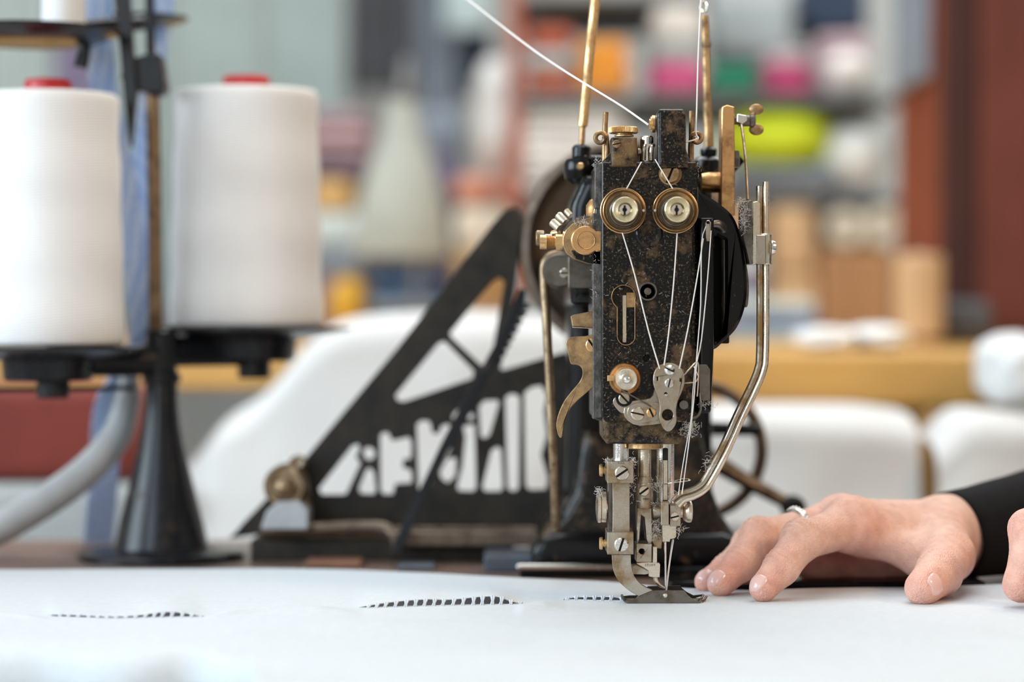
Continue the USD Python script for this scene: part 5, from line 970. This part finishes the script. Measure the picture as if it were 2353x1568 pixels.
# head, neck and upper body (out of the frame to the right)
def box3(lo, hi): return lo, hi
HC = np.array([.86, .05, .48])
def head_fn(X, Y, Z):
    d = np.sqrt(((X - HC[0]) / 1.0) ** 2 + ((Y - HC[1]) / .80) ** 2 + ((Z - HC[2]) / 1.22) ** 2) - .092
    d = smin(d, sph(X, Y, Z, HC + [-.03, 0, -.07], .055), .04); d = smin(d, cone_d(X, Y, Z, HC + [-.088, 0, .01], HC + [-.108, 0, -.022], .009, .014), .012)
    for s_ in (-1, 1): d = np.maximum(smin(d, sph(X, Y, Z, HC + [.005, s_ * .074, -.01], .02), .006), -sph(X, Y, Z, HC + [-.096, s_ * .03, .012], .014))
    d = smin(d, cone_d(X, Y, Z, HC + [-.092, -.02, -.055], HC + [-.092, .02, -.055], .008, .008), .006)
    return smin(d, cone_d(X, Y, Z, HC + [.02, 0, -.06], HC + [.05, 0, -.22], .052, .056), .03)
hd = surface_nets(head_fn, HC - [.13, .1, .24], HC + [.12, .1, .13], .006)
def join_all(meshes):
    from manifold3d import Mesh
    try:
        out = None
        for m in meshes:
            q = m.copy(); q.merge_vertices(); mm = Manifold(Mesh(np.asarray(q.vertices, np.float32), np.asarray(q.faces, np.uint32)))
            if mm.is_empty(): raise ValueError('not manifold')
            out = mm if out is None else out + mm
        v, f, _ = meshkit.arrays(out); return trimesh.Trimesh(v, f, process=False)
    except Exception: return cat_(*meshes)
from scipy.spatial import cKDTree
def skin_part(parent, name, meshes, blush, loc):
    m = join_all(meshes); p = path_for(parent, name); u = usdkit.mesh(stage, p, trimesh.Trimesh(m.vertices - loc, m.faces, process=False), M['skin'], True)
    UsdGeom.PrimvarsAPI(u).CreatePrimvar('blush', Sdf.ValueTypeNames.FloatArray, 'vertex').Set(Vt.FloatArray.FromNumpy(np.concatenate(blush)[cKDTree(np.vstack([q.vertices for q in meshes])).query(m.vertices)[1]].astype(np.float32))); FRAME[p] = FRAME[parent]; return p
person = thing('person', 'person in black sweater guiding the cloth with both hands, silver ring on one finger', 'person', (.95, .1, FL))
axr = np.array([.80, .60, .03]); c0 = P(2182, 1236, 104); axl = np.array([.90, .18, .03]); c1 = J['LW'][0] + [-.004, 0, 0]
SHR, SHL = np.array([.93, .30, .26]), np.array([.93, -.16, .26]); ER = c0 + axr / np.linalg.norm(axr) * .40; EL = c1 + axl / np.linalg.norm(axl) * .32
def inner_fn(X, Y, Z):
    d = cone_d(X, Y, Z, ER, SHR, .030, .045); d = smin(d, cone_d(X, Y, Z, EL, SHL, .03, .045), .02)
    d = smin(d, cone_d(X, Y, Z, J['W'][0], ER, .0150, .030), .02); d = smin(d, cone_d(X, Y, Z, J['LW'][0], EL, .0185, .030), .02)
    d = smin(d, cone_d(X, Y, Z, SHR, SHL, .05, .05), .04); d = smin(d, cone_d(X, Y, Z, np.array([.95, .07, .22]), np.array([.97, .07, -.2]), .09, .1), .05)
    return np.maximum(smin(d, cone_d(X, Y, Z, np.array([.93, .07, .24]), HC + [.05, 0, -.2], .05, .05), .03), np.minimum(.66 - X, .004 - Z))
inn = surface_nets(inner_fn, (.19, -.24, -.32), (1.1, .38, .32), .0075)
bd = skin_part(person, 'body', [hr, hl, inn, hd], [blr, bll, np.full(len(inn.vertices), .3), np.full(len(hd.vertices), .3)], FRAME[person])
def nail(fn, tip, prev, w, s0, s1, up):                             # curved plate following the fingertip: s0 behind the tip centre, s1 over its end
    p, r = J[tip]; d = p - J[prev][0]; d /= np.linalg.norm(d); u = np.array(up, float); u -= d * (u @ d); u /= np.linalg.norm(u)
    NA, NB = 17, 13; A, B = np.meshgrid(np.linspace(-1, 1, NA), np.linspace(-1, 1, NB), indexing='ij')
    wid = np.sqrt(1 - .45 * np.clip(A, 0, 1) ** 3 - .45 * np.clip(-A, 0, 1) ** 4); S = s0 + (s1 - s0) * (A + 1) / 2; ph = B * wid * w / r; th = np.clip(S, 0, 1) / r
    sd = np.cross(d, u); rad = np.cos(ph)[..., None] * u + np.sin(ph)[..., None] * sd
    dr = np.cos(th)[..., None] * rad + np.sin(th)[..., None] * d; base = p + np.minimum(S, 0)[..., None] * d
    q = (base + dr * (r + .0035)).reshape(-1, 3); dr = dr.reshape(-1, 3)
    for k in range(40): q = q - dr * np.clip(fn(*q.T), -.001, .003)[:, None] * .8
    e = (1 - np.maximum(np.abs(A), np.abs(B)) ** 8).ravel(); top = q + dr * (-.0001 + .0004 * e)[:, None]; bot = q - dr * .0009
    i = np.arange(NA * NB).reshape(NA, NB); a, b, c, d2 = i[:-1, :-1].ravel(), i[:-1, 1:].ravel(), i[1:, 1:].ravel(), i[1:, :-1].ravel(); f = np.vstack([np.stack([a, d2, c], 1), np.stack([a, c, b], 1)])
    m = trimesh.Trimesh(np.vstack([top, bot]), np.vstack([f, f[:, ::-1] + NA * NB]), process=False)
    if (m.face_normals[:len(f)] @ u).mean() < 0: m.invert()
    return m
for tip, prev, w, s0, s1, up in (('i3', 'i2', .0052, -.0018, .0075, (-.45, -.45, 1)), ('m3', 'm2', .0050, -.002, .0072, (-.3, -.5, 1)), ('r3', 'r2', .0044, -.002, .006, (-.2, -.45, 1)), ('t2', 't1', .0056, -.0035, .0062, (1, -.25, .40))):
    part(bd, 'fingernail', nail(hand_R, tip, prev, w, s0, s1, up), 'nail', True)
q0, q1 = J['mm'][0], J['m1'][0]; rc0 = q0 * .47 + q1 * .53; ax = (q1 - q0) / np.linalg.norm(q1 - q0); rr_ = .0098
rg = part(person, 'ring', lathe([(rr_ - .0004, -.0016), (rr_ + .0009, -.0013), (rr_ + .0012, 0), (rr_ + .0009, .0013), (rr_ - .0004, .0016)], rc0 + [0, 0, .0004], ax, 48, True), 'silver', label='silver ring with a chain pattern')
u_, v_, w_ = basis(ax)
part(rg, 'chain_bead', cat_(*[(lambda q, c: (q.apply_translation(c), q)[1])(trimesh.creation.icosphere(1, .00075), rc0 + [0, 0, .0004] + (rr_ + .0012) * (math.cos(a) * u_ + math.sin(a) * v_)) for a in np.arange(0, 6.28, .22)]), 'silver', True)
def sleeve(c0, axis, radii, seg=56, seed=1, amp=.0022):
    u, v, w = basis(axis); L = np.array(radii, float); a = np.arange(seg) * 2 * np.pi / seg; V = []
    for r, h in L:
        p = c0 + h * w + r * (np.cos(a)[:, None] * u + np.sin(a)[:, None] * v); q = np.stack([p[:, 0] * 30, p[:, 1] * 30, p[:, 2] * 30], -1)
        p += (meshkit.fbm(q, 3, seed) - .5)[:, None] * 2 * amp * (p - c0 - h * w) / max(r, 1e-6); p[:, 2] = np.maximum(p[:, 2], .0012); V.append(p)
    n = len(L); V = np.vstack(V); i = np.arange(seg); j = np.roll(i, -1); f = []
    for k in range(n - 1): f += [np.stack([k * seg + i, k * seg + j, (k + 1) * seg + j], 1), np.stack([k * seg + i, (k + 1) * seg + j, (k + 1) * seg + i], 1)]
    m = trimesh.Trimesh(V, np.vstack(f), process=False); return m
part(person, 'sleeve', sleeve(c0, axr, [(.0212, .05), (.0212, .004), (.0216, .0008), (.0226, 0), (.0238, .0012), (.0242, .005), (.0250, .02), (.0266, .035), (.0284, .05), (.0310, .07), (.0325, .09), (.0360, .13), (.042, .22), (.05, .34), (.058, .42)]), 'sweater', True)
part(person, 'sleeve', sleeve(c1, axl, [(.026, .05), (.026, .002), (.028, 0), (.030, .002), (.033, .04), (.038, .12), (.05, .26), (.06, .34)], seed=4), 'sweater', True)
def torso(X, Y, Z):
    d = cone_d(X, Y, Z, ER, SHR, .06, .075); d = smin(d, cone_d(X, Y, Z, EL, SHL, .06, .075), .03); d = smin(d, cone_d(X, Y, Z, SHR + [0, -.06, .01], SHL + [0, .06, .01], .075, .075), .05)
    for y in (-.03, .17): d = smin(d, cone_d(X, Y, Z, np.array([.95, y, .18]), np.array([.98, y, -.25]), .105, .12), .06)
    return np.maximum(d, np.minimum(.66 - X, .004 - Z) * 1.0)
part(person, 'sweater_body', surface_nets(torso, (.6, -.30, -.38), (1.14, .48, .36), .011), 'sweater', True)
hr_ = trimesh.creation.icosphere(4); v = np.array(hr_.vertices); keep = v[:, 0] > -.62 + .9 * (v[:, 2] < .1) * 1
v = HC + [.012, 0, .015] + v * np.array([.104, .086, .122]); v[:, 0] = np.where((v[:, 2] < HC[2] + .04), np.maximum(v[:, 0], HC[0] - .01), v[:, 0]); hr_.vertices = v
part(bd, 'hair', hr_, 'hair', True)
lg = thing('stool', 'wooden stool under the seated person', 'stool', (.98, .07, FL)); part(lg, 'seat', lathe([(.16, 0), (.17, .008), (.17, .026), (.16, .034)], (.98, .07, -.415), (0, 0, 1), 40), 'bench_wood')
for a in range(4): part(lg, 'leg', tube([(.98 + .1 * math.cos(a * 1.571 + .8), .07 + .1 * math.sin(a * 1.571 + .8), -.411), (.98 + .15 * math.cos(a * 1.571 + .8), .07 + .15 * math.sin(a * 1.571 + .8), FL)], .016, 10), 'bench_wood')
